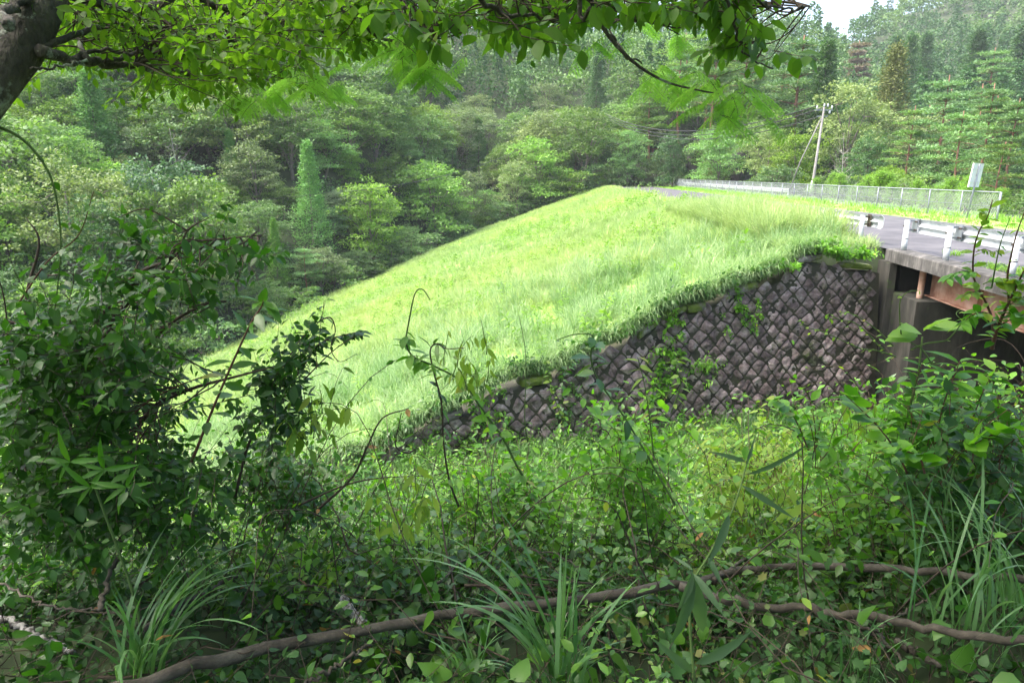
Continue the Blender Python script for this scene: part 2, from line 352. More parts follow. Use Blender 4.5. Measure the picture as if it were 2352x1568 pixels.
# ------------------------------------------------------------------ terrain
ZR = -2.0
def XE(Y): return 8.3 + .066*(np.asarray(Y)-18)             # shoulder of the road, top of the grass bank
def YW(X): return 18.3 - (9.8-np.asarray(X))*.3             # foot line of the stone wall
def Hfill(X, Y):
    z = ZR + .35*(np.minimum(X, XE(Y))-XE(Y)) + (fbm(X*.7+9, Y*.7)-.45)*.45*np.clip((XE(Y)-X)/4, 0, 1)*np.clip((Y-YW(X)-1)/3, 0, 1)
    k = np.clip((XE(Y)-X)/6, 0, 1)
    return z + (fbm(X*.18, Y*.18)-.45)*.9*k
def Hfront(X, Y):
    f = -6.25 + .22*np.minimum(0, X+4)
    g = -1.62 - .20*np.clip(Y, -2, 3) - .52*np.maximum(Y-3, 0) + np.clip(X-1.5, 0, 6)*.30*np.clip((11-Y)/4, 0, 1)
    k = .8; m = np.maximum(f, g) + k*np.exp(-np.abs(f-g)/k)*.25
    return m + (fbm(X*.5+3, Y*.5)-.45)*.35
FX = [-120, -60, -40, -26, -16, -5, 14, 26, 40, 60, 100, 200]
FY = [35, 38, 42, 49, 84, 107, 110, 104, 88, 80, 84, 110]
def F(X): return np.interp(X, FX, FY)
EU = [-1.2, -.75, -.45, -.2, 0, .2, .38, .44, .5, .6, .75, 1.2]
EE = [20, 17, 14.5, 12.6, 10.9, 9.8, 8.9, 9.3, 10.9, 13.4, 15.5, 18]
RU = [-1, .30, .42, .52, 1]; RR = [200, 215, 260, 400, 420]
def hillbase(X): 
    return np.interp(X, [-60,-26,-16,-5,8,14,30,60,200], [-17,-16,-13.5,-10,-4.5,-2.6,-3.0,-4.5,-4])
def H(X, Y):
    X = np.asarray(X, float); Y = np.asarray(Y, float)
    fill = Hfill(X, Y)
    # gorge beyond the road on the right
    fill = fill - np.clip((X-24.5-.045*(Y-18))/6, 0, 1)*1.5
    fr = Hfront(X, Y)
    z = np.where(Y > YW(X)+.35, fill, fr)
    # bridge opening: no fill in front of the abutment
    z = np.where((X > 9.0) & (Y < 19.0) & (Y > 6), np.minimum(fr, -4.8), z)
    f = F(X); u = X/np.maximum(Y, 20); E = np.interp(u, EU, EE); Rr = np.interp(u, RU, RR)
    t = (Y-f)/(Rr-f); tc = np.clip(t, 0, 1)
    b = hillbase(X); g = tc**np.interp(u, [0,.3,.5,1], [1.0,1.1,1.5,1.4])
    top = Rr*np.tan(np.radians(E))
    hz = b + (top-b)*g + (fbm(X*.03, Y*.03)-.45)*14*np.clip(tc*5, 0, 1) - np.clip(t-1, 0, 3)*30
    k = np.clip((Y-f+1)/4, 0, 1)
    return z*(1-k) + hz*k

def grid_mesh(name, xs, ys, fn, mat, parent=None, keep=None):
    X, Y = np.meshgrid(xs, ys); Z = fn(X, Y); V = np.stack([X, Y, Z], -1).reshape(-1, 3)
    nx, ny = len(xs), len(ys)
    i = np.arange(ny-1)[:, None]*nx + np.arange(nx-1)[None]
    q = np.stack([i, i+1, i+nx+1, i+nx], -1).reshape(-1, 4)
    if keep is not None:
        c = V[q].mean(1); q = q[keep(c[:, 0], c[:, 1])]
    mb = MB(); mb.add(V, q); return mb.build(name, mat, parent)
def nonuni(a, b, mid0, mid1, fine, coarse):
    return np.concatenate([np.arange(a, mid0, coarse), np.arange(mid0, mid1, fine), np.arange(mid1, b+coarse, coarse)])
xs = nonuni(-420, 620, -40, 40, .5, 8); ys = np.concatenate([np.arange(-30, -3, 3), np.arange(-3, 40, .25), np.arange(40, 130, 1.5), np.arange(130, 900, 10)])
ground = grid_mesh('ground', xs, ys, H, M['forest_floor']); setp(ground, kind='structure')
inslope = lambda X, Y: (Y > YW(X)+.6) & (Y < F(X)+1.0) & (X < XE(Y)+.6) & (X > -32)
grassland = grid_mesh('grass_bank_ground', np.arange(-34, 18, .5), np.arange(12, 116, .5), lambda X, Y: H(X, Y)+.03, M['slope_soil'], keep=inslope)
setp(grassland, kind='structure')
# road, with verge strips
def ribbon(mb, xl, xr, ys, z):
    n = len(ys); V = np.concatenate([np.stack([xl(ys), ys, np.full(n, z)], -1), np.stack([xr(ys), ys, np.full(n, z)], -1)])
    i = np.arange(n-1); mb.add(V, np.stack([i, n+i, n+i+1, i+1], -1))
ysr = np.concatenate([np.arange(-6, 30, 1.), np.arange(30, 124, 2.)])
FXL = lambda Y: 20.9+.045*(np.asarray(Y)-29)         # fence line
mb = MB(); ribbon(mb, lambda y: np.maximum(XE(y)+.5, 10.25), lambda y: FXL(y)-2.6, ysr, ZR+.012)
road = mb.build('road', M['asphalt']); setp(road, kind='structure')
mb = MB(); ribbon(mb, lambda y: FXL(y)-2.62, lambda y: FXL(y)+1.6, ysr, ZR+.006)
vg = mb.build('verge_ground', M['slope_soil']); setp(vg, kind='structure')
# ------------------------------------------------------------------ bridge
XB = lambda Y: 9.3+.125*(np.asarray(Y, float)-12.24)
BY0, BY1 = 3.5, 18.45
bd = np.array([.124, .992, 0]); bn = np.array([.992, -.124, 0])     # along / across the bridge
B0 = np.array([XB(BY1), BY1, 0.])
def bp(a, c, z): return B0 - bd*a + bn*c + np.array([0,0,z])       # a: metres along from the far end, c: across, z
RB = np.stack([bn, bd, [0,0,1]], 1)
bridge = empty('road_bridge', (float(B0[0]), float(B0[1]), ZR))
setp(bridge, 'short concrete road bridge with stained edge beam and rusty steel girder at the right', 'bridge')
def ch(mb, name, mat, root, smooth=False):
    o = mb.build(name, mat, root, smooth); o.matrix_parent_inverse = root.matrix_world.inverted() if False else Matrix.Translation(-Vector(root.location)); return o
LB = 15.0
def slab(mb, a0, a1, c0, c1, z0, z1, n=1):
    box(mb, bp((a0+a1)/2, (c0+c1)/2, (z0+z1)/2), (c1-c0, a1-a0, z1-z0), RB)
mb = MB(); slab(mb, 0, LB, .5, 8.2, ZR-.33, ZR-.004); ch(mb, 'deck_slab', M['concrete'], bridge)
mb = MB()
# edge beam with a small chamfer, cut into lengths so that its faces catch the light unevenly
prof = [(0,-.31),(0,-.02),(.02,.0),(.36,.0),(.38,-.02),(.38,-.02)]
n = 24; V = []
for i in range(n+1):
    a = LB*i/n
    for (c, z) in [(0,-.32),(0,-.025),(.025,.0),(.46,.004),(.5,-.03),(.5,-.32)]:
        V.append(bp(a, c+rng.normal(scale=.003), ZR+.05+z+rng.normal(scale=.003)))
V = np.array(V); q = []
for i in range(n):
    for k in range(6): q.append([i*6+k, (i+1)*6+k, (i+1)*6+(k+1) % 6, i*6+(k+1) % 6])
mb.add(V, q); mb.add(V[:6], [[0,1,2,3]], [[0,3,4],[0,4,5]]); mb.add(V[-6:], [[3,2,1,0]], [[4,3,0],[5,4,0]])
ch(mb, 'edge_beam', M['concrete'], bridge)
def girder(c):
    mb = MB(); a0, a1 = 1.15, LB
    slab(mb, a0, a1, c-.13, c+.13, ZR-.37, ZR-.335); slab(mb, a0, a1, c-.008, c+.008, ZR-1.0, ZR-.37); slab(mb, a0, a1, c-.13, c+.13, ZR-1.03, ZR-1.0)
    for a in np.arange(a0+2.4, a1, 2.6): slab(mb, a-.006, a+.006, c-.11, c-.01, ZR-1.0, ZR-.37)
    return ch(mb, 'girder', M['rust'], bridge)
for c in (.75, 3.0, 5.3, 7.5): girder(c)
mb = MB(); pp = [bp(1.35, .42, ZR-.25), bp(1.35, .42, ZR-.7), bp(1.38, .40, ZR-1.12)]
tube(mb, spline(pp, 8), .075, 12); ch(mb, 'drain_pipe', M['rust'], bridge, True)
mb = MB(); tube(mb, [bp(1.38,.40,ZR-1.121), bp(1.385,.398,ZR-1.16)], .078, 12); ch(mb, 'pipe_collar', M['bolt'], bridge, True)
# abutment: seat block, back wall, corner pillar
ab = empty('bridge_abutment', (float(B0[0]), float(B0[1]), -5.5))
setp(ab, 'mossy dark concrete abutment under the left end of the bridge', 'abutment')
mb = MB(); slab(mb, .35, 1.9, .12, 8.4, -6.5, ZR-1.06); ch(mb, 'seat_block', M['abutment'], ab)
mb = MB(); slab(mb, -.5, .34, .3, 8.4, -6.5, ZR-.34); ch(mb, 'back_wall', M['recess_shade'], ab)
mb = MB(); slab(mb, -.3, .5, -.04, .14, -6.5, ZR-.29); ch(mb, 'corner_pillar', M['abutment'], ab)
ab2 = MB(); slab(ab2, LB-1.2, LB+1.4, -.1, 8.4, -6.5, ZR-1.06); slab(ab2, LB+.3, LB+1.4, -.1, 8.4, ZR-1.05, ZR-.02)
o = ab2.build('bridge_abutment', M['abutment'], smooth=False); setp(o, 'near concrete abutment outside the picture where the bridge meets the camera bank', 'abutment')

# ------------------------------------------------------------------ guardrail
def wbeam(mb, path, z0, side, hgt=.35):
    """W profile swept along path; side = unit vector pointing to the road"""
    pr = [(.0,.0),(.055,.04),(.075,.09),(.055,.13),(.0,.165),(.0,.185),(.055,.22),(.075,.26),(.055,.31),(.0,.35)]
    V = []; n = len(path)
    for p in path:
        for (o_, z) in pr: V.append([p[0]+side[0]*o_, p[1]+side[1]*o_, z0+z])
        for (o_, z) in reversed(pr): V.append([p[0]+side[0]*(o_-.006), p[1]+side[1]*(o_-.006), z0+z])
    m = 20; q = []
    for i in range(n-1):
        for k in range(m): q.append([i*m+k, i*m+(k+1) % m, (i+1)*m+(k+1) % m, (i+1)*m+k])
    for e in (0, (n-1)*m):
        for k in range(9): q.append([e+k, e+k+1, e+18-k, e+19-k])
    mb.add(np.array(V), q)
def end_piece(mb, a, z0, sgn):
    """flared flat end of the beam, corners cut"""
    pts = [(0,0),(.12,-.02),(.26,.03),(.30,.10),(.30,.25),(.26,.32),(.12,.37),(0,.35)]
    V = []
    for o_ in (0, .012):
        for (s_, z) in pts: p = bp(a-sgn*s_, .55+.06*s_/.3+o_, z0+z); V.append(p)
    q = [[0,1,6,7],[1,2,5,6],[2,3,4,5],[15,14,9,8],[14,13,10,9],[13,12,11,10]]+[[k,(k+1)%8,8+(k+1)%8,8+k] for k in range(8)]
    mb.add(np.array(V), q)
gr = empty('guardrail', (float(B0[0]), float(B0[1]), ZR))
setp(gr, 'white steel W-beam guardrail standing on the concrete edge of the bridge', 'guardrail')
ZB = ZR+.50
mb = MB(); wbeam(mb, [bp(a, .50, 0) for a in np.linspace(.55, LB, 30)], ZB, bn); end_piece(mb, .56, ZB, 1)
ch(mb, 'beam', M['white'], gr, True)
post_a = [.42+.75*0, 2.78+.2, 5.55+.2, 8.3, 11.1, 13.8]
post_a = [.15+.3, 2.7, 5.3, 7.9, 10.5, 13.1]
for a in post_a:
    mb = MB(); pb = bp(a, .26, ZR+.052)
    tube(mb, [pb, pb+[0,0,.30], pb+[0,0,.301], pb+[0,0,.78]], [.068,.068,.066,.064], 18)
    po = ch(mb, 'post', M['white'], gr, True)
    mb = MB(); tube(mb, [pb+[0,0,.781], pb+[0,0,.80]], [.066,.055], 18); ch(mb, 'post_cap', M['rustcap'], gr, True).parent = gr
    mb = MB(); tube(mb, [pb+[0,0,.30], pb+[0,0,.315]], .072, 18)
    ch(mb, 'band', M['bolt'], gr)
    mb = MB(); tube(mb, [pb-bn*.085+[0,0,.63], pb-bn*.05+[0,0,.63]], .02, 8); ch(mb, 'bolt', M['bolt'], gr)
    mb = MB()     # bracket: bent plate between post and beam
    for zz in (.52, .76):
        box(mb, pb+bn*.12+bd*.05+np.array([0,0,zz]), (.16,.05,.05), RB)
    box(mb, pb+bn*.20+bd*.02+np.array([0,0,.64]), (.014,.30,.36), RB)
    ch(mb, 'bracket', M['galv'], gr)
    for zz in (.53, .74):
        for s_ in (-.04, -.12):
            mb = MB(); tube(mb, [pb+bn*.192+bd*s_+[0,0,zz], pb+bn*.165+bd*s_+[0,0,zz]], .022, 8); ch(mb, 'bolt', M['bolt'], gr)
# second rail beyond the gap, behind the grass
gr2 = empty('guardrail', (9.9, 19.3, ZR))
setp(gr2, 'white W-beam guardrail half hidden in grass left of the bridge rail', 'guardrail')
d2 = unit(np.array([.02, 1., 0])); n2 = np.array([d2[1], -d2[0], 0]); s2 = np.array([10.45, 19.75, 0])
mb = MB(); path = [s2+d2*a for a in np.linspace(0, 12, 16)]; wbeam(mb, path, ZB-.02, n2)
V = []
for o_ in (0, .012):
    for (s_, z) in [(0,0),(.12,-.02),(.24,.04),(.28,.12),(.28,.25),(.24,.33),(.12,.37),(0,.35)]: V.append(s2-d2*s_+n2*(o_+.02)+[0,0,ZB-.02+z])
mb.add(np.array(V), [[0,1,6,7],[1,2,5,6],[2,3,4,5],[15,14,9,8],[14,13,10,9],[13,12,11,10]]+[[k,(k+1)%8,8+(k+1)%8,8+k] for k in range(8)])
ch(mb, 'beam', M['white'], gr2, True)
for a in np.arange(.5, 12, 2.7):
    pb = s2+d2*a-n2*.2+np.array([0,0,ZR-.2]); mb = MB(); tube(mb, [pb, pb+[0,0,1.02]], .066, 14); ch(mb, 'post', M['white'], gr2, True)
    mb = MB()
    for zz in (.76, .98):
        box(mb, pb+n2*.1+np.array([0,0,zz]), (.18,.05,.05))
    box(mb, pb+n2*.2+np.array([0,0,.87]), (.014,.2,.36))
    ch(mb, 'bracket', M['bolt'], gr2)
# guardrail on the far side, seen through the fence
gr3 = empty('guardrail', (24, 60, ZR)); setp(gr3, 'long white guardrail seen through the far half of the chain link fence', 'guardrail')
a3 = G(1795, 440, ZR+.55); b3 = np.array([25.9, 122, 0]); a3 = np.array([23.4, 59.0, 0]); d3 = unit(b3-a3); n3 = np.array([d3[1], -d3[0], 0])
L3 = np.linalg.norm(b3-a3); mb = MB(); wbeam(mb, [a3+d3*s_ for s_ in np.linspace(0, L3, 20)], ZR+.42, -n3); ch(mb, 'beam', M['white'], gr3, True)
for s_ in np.arange(.6, L3, 4.0):
    mb = MB(); p = a3+d3*s_+n3*.12+np.array([0,0,ZR-.4]); tube(mb, [p, p+[0,0,1.2]], .066, 10); ch(mb, 'post', M['white'], gr3, True)

# ------------------------------------------------------------------ chain link fence
FY0, FY1 = 29.9, 126.0
fe = empty('chain_link_fence', (float(FXL(FY0)), FY0, ZR)); setp(fe, 'long low galvanised chain link fence along the far side of the road', 'fence')
fd = unit(np.array([.045, 1., 0])); LF = (FY1-FY0)/fd[1]; f0 = np.array([FXL(FY0), FY0, ZR]); FH = 1.22
nf = np.array([fd[1], -fd[0], 0])
k = 0
for s_ in np.arange(0, LF+.1, 2.75):
    mb = MB(); p = f0+fd*s_; r = .045 if s_ < .1 else .032
    tube(mb, [p+[0,0,-.25], p+[0,0,FH+.02]], r, 8); ch(mb, 'post', M['galv'], fe, True)
mb = MB(); tube(mb, [f0+[0,0,FH], f0+fd*LF+[0,0,FH]], .026, 8); ch(mb, 'top_rail', M['galv'], fe, True)
mb = MB(); tube(mb, [f0+[0,0,.10], f0+fd*LF+[0,0,.10]], .016, 6); ch(mb, 'bottom_rail', M['galv'], fe, True)
mb = MB(); tube(mb, [f0+nf*.02+[0,0,.62], f0+fd*LF+nf*.02+[0,0,.62]], .010, 5); ch(mb, 'tension_wire', M['galv'], fe, True)
mb = MB(); sp = .125; st = np.arange(-1.1, LF, sp); hh = 1.08
for sg, off in ((1, .0), (-1, .006)):
    a0 = np.clip(st, 0, LF); 
    A = st if sg == 1 else st+hh; Bq = st+hh if sg == 1 else st
    # clip to the fence length
    ta = np.clip((0-A)/(Bq-A), 0, 1) if sg == 1 else np.clip((A-LF)/(A-Bq), 0, 1)
    tb = np.clip((LF-A)/(Bq-A), 0, 1) if sg == 1 else np.clip((A-0)/(A-Bq), 0, 1)
    pa = f0 + np.outer(A+(Bq-A)*ta, fd) + nf*(.03+off) + np.outer(.10+hh*ta, [0,0,1]); pb_ = f0 + np.outer(A+(Bq-A)*tb, fd) + nf*(.03+off) + np.outer(.10+hh*tb, [0,0,1])
    many_tubes(mb, np.stack([pa, pb_], 1), .0052, .0052, 4)
ch(mb, 'wire_mesh', M['galv'], fe)

# ------------------------------------------------------------------ sign (seen from behind), poles, wires
sg = empty('road_sign', tuple(G(2220, 502, ZR))); setp(sg, 'tall narrow grey road sign seen from behind on a leaning pole by the fence', 'sign')
b = G(2220, 502, ZR); tp = P(2249, 384, b[1]-.1); ax_ = unit(tp-b)
mb = MB(); tube(mb, [b-ax_*.2, b+ax_*2.42], .036, 12); ch(mb, 'pole', M['galv'], sg, True)
c = b+ax_*1.93; sx = unit(np.array([1, .55, 0])); sx = unit(sx-ax_*np.dot(sx, ax_)); sy = np.cross(ax_, sx)
RS = np.stack([sx, sy, ax_], 1)
mb = MB()
for (x0, z0, x1, z1) in [(-.40,-.5,.40,.5)]: box(mb, c+sy*.06, (x1-x0, .02, z1-z0), RS)
ch(mb, 'sign_panel', M['signback'], sg)
mb = MB()
for xx in (-.405, .405): box(mb, c+sx*xx+sy*.055, (.02,.05,1.02), RS)
for zz in (-.51, .51): box(mb, c+ax_*zz+sy*.055, (.83,.052,.02), RS)
box(mb, c+sy*.03, (.05,.03,1.0), RS)
for zz in (-.3, .3): box(mb, c+ax_*zz+sy*.035, (.74,.025,.04), RS)
ch(mb, 'frame', M['signback'], sg)

ub = P(1864, 440, 60.); ut = P(1893, 246, 60.5)
up_ = empty('utility_pole', tuple(ub)); setp(up_, 'leaning grey concrete utility pole with white base behind the fence', 'utility pole')
ua = unit(ut-ub)
mb = MB(); tube(mb, [ub-ua*1.2, ub, ut], [.14,.12,.08], 12); ch(mb, 'pole', M['pole'], up_, True)
mb = MB(); tube(mb, [ub-ua*.3, ub+ua*.9], [.155,.15], 12); ch(mb, 'base_sleeve', M['white'], up_, True)
mb = MB(); box(mb, ut-ua*.25, (1.5,.09,.09)); box(mb, ut-ua*.75+np.array([.0,.1,0]), (.9,.08,.08)); ch(mb, 'crossarm', M['galv'], up_)
for dx, dz in ((-.6,-.05),(0,.12),(.65,-.05),(.3,.1),(.5,-.45)):
    mb = MB(); p = ut+np.array([dx, -.03, dz-.1])
    tube(mb, [p, p+[0,0,.07], p+[0,0,.1], p+[0,0,.16], p+[0,0,.19], p+[0,0,.26]], [.04,.09,.045,.1,.05,.05], 10); ch(mb, 'insulator', M['white'], up_, True)
mb = MB(); tube(mb, [ut-ua*.9+[-.1,0,0], P(1838, 372, 61.5), P(1812, 440, 62)], .055, 8); ch(mb, 'brace', M['pole'], up_, True)

lp = P(1495, 412, 118.); lt = P(1499, 343, 118.)
l_ = empty('lamp_post', tuple(lp)); setp(l_, 'thin brown lamp post at the far end of the fence', 'lamp post')
mb = MB(); tube(mb, [lp-[0,0,1.5], lt], .16, 8); ch(mb, 'post', M['brownpost'], l_, True)
mb = MB(); box(mb, lt+np.array([.3,0,.05]), (1.5,.5,.14)); ch(mb, 'lamp_hood', M['brownpost'], l_)
mb = MB(); tube(mb, [lt+[0,0,-.5], lt+[0,0,-.9]], [.2,.3], 8); ch(mb, 'lamp', M['white'], l_, True)
mb = MB(); p = P(1500, 425, 112.); tube(mb, [p-[0,0,.6], p+[0,0,.9], p+[0,0,1.6]], [.13,.12,.06], 8); o = mb.build('marker_post', M['white']); setp(o, 'short white marker post where the chain link fence ends far off', 'post')

def wire(p0, p1, sag, r, label, n=24, name='overhead_wire', group=None):
    t = np.linspace(0, 1, n)[:, None]; path = p0*(1-t)+p1*t; path[:, 2] -= (4*sag*t*(1-t))[:, 0]
    mb = MB(); tube(mb, path, r, 5); o = mb.build(name, M['cable']); setp(o, label, 'wire', group)
wire(ut+[-.55,0,.12], P(1395, 264, 108.), 2.2, .045, 'upper black power line running left from the utility pole')
wire(ut+[-.1,0,-.05], P(1398, 270, 108.), 2.4, .045, 'second power line just below the upper one from the utility pole')
wire(ut+[-.4,0,-.8], P(1400, 276, 108.), 2.3, .04, 'lowest sagging line running left from the utility pole')
wire(P(1245, 318, 105.), P(800, 440, 62.), 1.2, .026, 'thin dark cable slanting down across the forest left of the grass bank')
wire(P(1100, 352, 112.), P(560, 462, 66.), 1.2, .016, 'faint upper cable slanting across the left forest')

# ------------------------------------------------------------------ stone wall
WX0, WX1 = -5.2, 9.75
wdir = unit(np.array([1., .3, 0])); wn = np.array([wdir[1], -wdir[0], 0])      # wn points to the camera side
W0 = np.array([WX1, YW(WX1), 0.]); WLEN = (WX1-WX0)/wdir[0]
def wtop(s):      # height of the wall top, s metres from the right end
    X = WX1-wdir[0]*np.asarray(s)
    base = ZR-.12+.35*(np.minimum(X, 7.4)-7.4) - .26*np.clip((X-8.2), 0, 1)
    return base + .10*np.sin(s*1.3)+.06*np.sin(s*3.1+1)
BAT = .12
def wp(s, z, out=0.):
    s = np.asarray(s, float); z = np.asarray(z, float)
    p = W0 - wdir*s[..., None] + wn*(out+(ZR-z)*BAT)[..., None]; p = p.copy(); p[..., 2] = z; return p
wall = empty('stone_retaining_wall', (float(W0[0]-5), float(W0[1]-2), -5.5)); setp(wall, 'dark purplish retaining wall of diagonally laid square stones below the grass bank', 'retaining wall')
# backing (mortar) as a solid
mb = MB(); ns = 60; ss = np.linspace(-.1, WLEN, ns); top = wtop(ss)-.24; bot = np.full(ns, -8.0)
V = np.concatenate([wp(ss, top, np.full(ns, -.0)), wp(ss, bot, np.zeros(ns)), wp(ss, top, np.full(ns, -.7)), wp(ss, bot, np.full(ns, -.7))])
i = np.arange(ns-1); q = np.concatenate([np.stack([i, i+1, ns+i+1, ns+i], -1), np.stack([2*ns+i, 2*ns+i+1, i+1, i], -1), np.stack([3*ns+i, 3*ns+i+1, 2*ns+i+1, 2*ns+i], -1)])
mb.add(V, np.concatenate([q, [[0, ns, 3*ns, 2*ns],[ns-1, 3*ns-1, 4*ns-1, 2*ns-1]]])); ch(mb, 'mortar_backing', M['joint'], wall)
mb = MB(); a_ = .305; g = 8
uu, vv = np.meshgrid(np.linspace(-1, 1, g), np.linspace(-1, 1, g))
qg = []; 
for i in range(g-1):
    for j in range(g-1): qg.append([i*g+j, i*g+j+1, (i+1)*g+j+1, (i+1)*g+j])
stones = 0; dgn = a_*math.sqrt(2)
jit = {}
def corner(i, j):
    if (i, j) not in jit: jit[(i, j)] = rng.normal(scale=.032, size=2)
    s_ = i*dgn/2; z = -7.6+j*dgn/2
    return np.array([s_, z])+jit[(i, j)]
for i in range(0, int(WLEN/(dgn/2))+1):
    for j in range(0, 30):
        if (i+j) % 2: continue
        cs = np.array([corner(i-1, j), corner(i, j-1), corner(i+1, j), corner(i, j+1)])   # left, bottom, right, top
        if i*dgn/2 < .1 or cs[:, 1].mean() > float(wtop(cs[0, 0]))-.22: continue
        if wp(np.array(cs[0,0]), np.array(cs[0,1]))[0] < WX0: continue
        c = cs.mean(0); cs = c+(cs-c)*.985
        u = (uu+1)/2; v = (vv+1)/2
        # round the square a little
        pt = (cs[0]*((1-u)*(1-v))[..., None]+cs[1]*(u*(1-v))[..., None]+cs[2]*(u*v)[..., None]+cs[3]*((1-u)*v)[..., None])
        rr = np.maximum(np.abs(uu), np.abs(vv)); e2 = np.sqrt(uu**2+vv**2)
        pt = c+(pt-c)*(1-.08*np.clip(e2-1, 0, 1)/.41)[..., None]
        sd_ = rng.random()*90; hgt = .022+.035*rng.random()
        pill = hgt*(1-np.clip(rr, 0, 1)**8)**.8
        rough = (fbm(pt[..., 0]*9+sd_, pt[..., 1]*9, 3)-.45)*.15*np.clip((1-rr)*3, 0, 1)
        tilt = (uu*rng.normal(scale=.014)+vv*rng.normal(scale=.014))*(rr < .99)
        out = pill+rough+tilt-.01
        mb.add(wp(pt[..., 0], pt[..., 1], out).reshape(-1, 3), qg, tint=np.clip(.5+rng.normal(scale=.45), -.3, 1.5)); stones += 1
ch(mb, 'stone_facing', M['stone'], wall, True)
mb = MB(); s_ = .15
while s_ < WLEN-.3:          # large rounded coping stones
    L_ = rng.uniform(.45, .95); th = rng.uniform(.14, .22); z = float(wtop(s_+L_/2)); sl_ = float(wtop(s_+L_*.9)-wtop(s_+L_*.1))/(.8*L_)
    gg = 8; U_, V_ = np.meshgrid(np.linspace(-1, 1, gg), np.linspace(-1, 1, gg)); 
    for (ax1, ax2, ax3) in ((0,1,2),(0,1,-2),(0,2,1),(0,2,-1),(1,2,0),(1,2,-3)):
        p = np.zeros((gg, gg, 3)); p[..., ax1] = U_; p[..., ax2] = V_
        k3 = {2:2,-2:2,1:1,-1:1,0:0,-3:0}[ax3]; p[..., k3] = 1 if ax3 >= 0 else -1
        nrm = np.sqrt((p**2).sum(-1, keepdims=True)); p = p*.55+p/nrm*.45*1.25
        nz_ = 1+.22*(fbm(p[..., 0]*2+s_*3, p[..., 1]*2+p[..., 2]*3)-.45)[..., None]; p = p*nz_*.5
        sx_ = s_+L_/2+p[..., 0]*L_*.97; zz = z-.10+p[..., 2]*th+(p[..., 0]*L_)*sl_
        mb.add(wp(sx_, zz, -.13+p[..., 1]*.42).reshape(-1, 3), [[a, b, c_, d_] for a, b, c_, d_ in qg0(gg)] if False else [[i*gg+j, i*gg+j+1, (i+1)*gg+j+1, (i+1)*gg+j] for i in range(gg-1) for j in range(gg-1)], tint=.4+.4*rng.random())
    s_ += L_+(rng.uniform(.3, 1.4) if rng.random() < .7 else 0)
ch(mb, 'coping', M['coping'], wall, True)

# rock faces behind the fence
def rock(px, py, Y, w_, h_, label):
    c = P(px, py, Y); mb = MB(); n1, n2_ = 16, 14
    th, ph = np.meshgrid(np.linspace(0, 2*math.pi, n1), np.linspace(-1.5, 1.5, n2_))
    X = np.cos(th)*np.cos(ph); Yy = np.sin(th)*np.cos(ph); Z = np.sin(ph)
    r = .8+.6*fbm(X*1.7+px, Z*1.7+Yy*1.3)
    V = np.stack([c[0]+X*w_*r, c[1]+Yy*w_*.6*r, c[2]+Z*h_*r*1.1], -1).reshape(-1, 3)
    q = [[i*n1+j, i*n1+j+1, (i+1)*n1+j+1, (i+1)*n1+j] for i in range(n2_-1) for j in range(n1-1)]
    mb.add(V, q); o = mb.build('rock_outcrop', M['rock']); setp(o, label, 'rock')
rock(1701, 395, 98., 1.6, 2.6, 'bare grey brown rock face among trees behind the fence')
rock(1593, 395, 104., 1.2, 3.4, 'narrow dark rock slab at the foot of the forest left of the bigger rock')
# ------------------------------------------------------------------ forest trees
def clump_leaves(mb, cs, rs, per, ls, T=T_DIA, upb=.45, flat=.6, shell=.55, tvar=.5):
    """leaf-sized faces in clumps: cs (N,3) centres, rs (N,) radii"""
    N = len(cs); d = rdir(N*per).reshape(N, per, 3); d[..., 2] = np.where(d[..., 2] < -.25, -d[..., 2]*.6, d[..., 2])
    r = (shell+(1-shell)*rng.random((N, per)))*rs[:, None]
    p = cs[:, None]+d*r[..., None]*np.array([1, 1, flat])
    n = unit(d*.9+np.array([0,0,1.])*upb+rng.normal(scale=.4, size=d.shape))
    dr = unit(d+rng.normal(scale=.7, size=d.shape)-np.array([0,0,.25]))
    tint = np.clip(rng.random((N, 1))*tvar+rng.random((N, per))*(1-tvar), 0, 1)
    sz = ls*(.6+.8*rng.random((N, per)))
    leaves(mb, T, p.reshape(-1, 3), dr.reshape(-1, 3), n.reshape(-1, 3), sz.ravel(), tint.ravel(), 1.0)
def proto_broad(Ht, Rw, trunk0=.3, lobes=9, ncl=16, per=34, ls=.30, flat=.5, layered=.0, seed=0):
    tb, cb = MB(), MB()
    top = np.array([rng.normal(scale=.5), rng.normal(scale=.5), Ht*.8])
    pth = spline([np.zeros(3), np.array([rng.normal(scale=.2), rng.normal(scale=.2), Ht*.3]), top], 10)
    tube(tb, pth, [.20*Ht/12, .14*Ht/12, .04], 7)
    cs = []; rs = []
    for k in range(lobes):
        f = (k+.5)/lobes; hz = trunk0+(.86-trunk0)*f
        R = Rw*math.sqrt(max(.08, 1-((hz-.52)/.5)**2))*rng.uniform(.45, .8)
        a = k*2.4+rng.uniform(-.5, .5)
        if k == lobes-1: R *= .2
        c = np.array([math.cos(a)*R, math.sin(a)*R, Ht*hz]); lr = Rw*rng.uniform(.44, .64)
        s0 = pth[min(9, int(hz*9*.8))]
        tube(tb, spline([s0, (s0+c)/2+[0,0,.3], c], 6), [.07*Ht/12, .025], 4, cap=False)
        d = rdir(ncl); d[:, 2] = np.abs(d[:, 2])*1.0-.25*rng.random(ncl)
        rr = lr*(.5+.6*rng.random(ncl))
        cc = c+d*rr[:, None]*np.array([1.15, 1.15, 1.0-.3*layered]); cs.append(cc); rs.append(lr*rng.uniform(.28, .5, ncl))
        for q_ in cc[:4]: tube(tb, [c, q_], [.03, .012], 3, cap=False)
    clump_leaves(cb, np.concatenate(cs), np.concatenate(rs), per, ls, flat=flat)
    return tb, cb
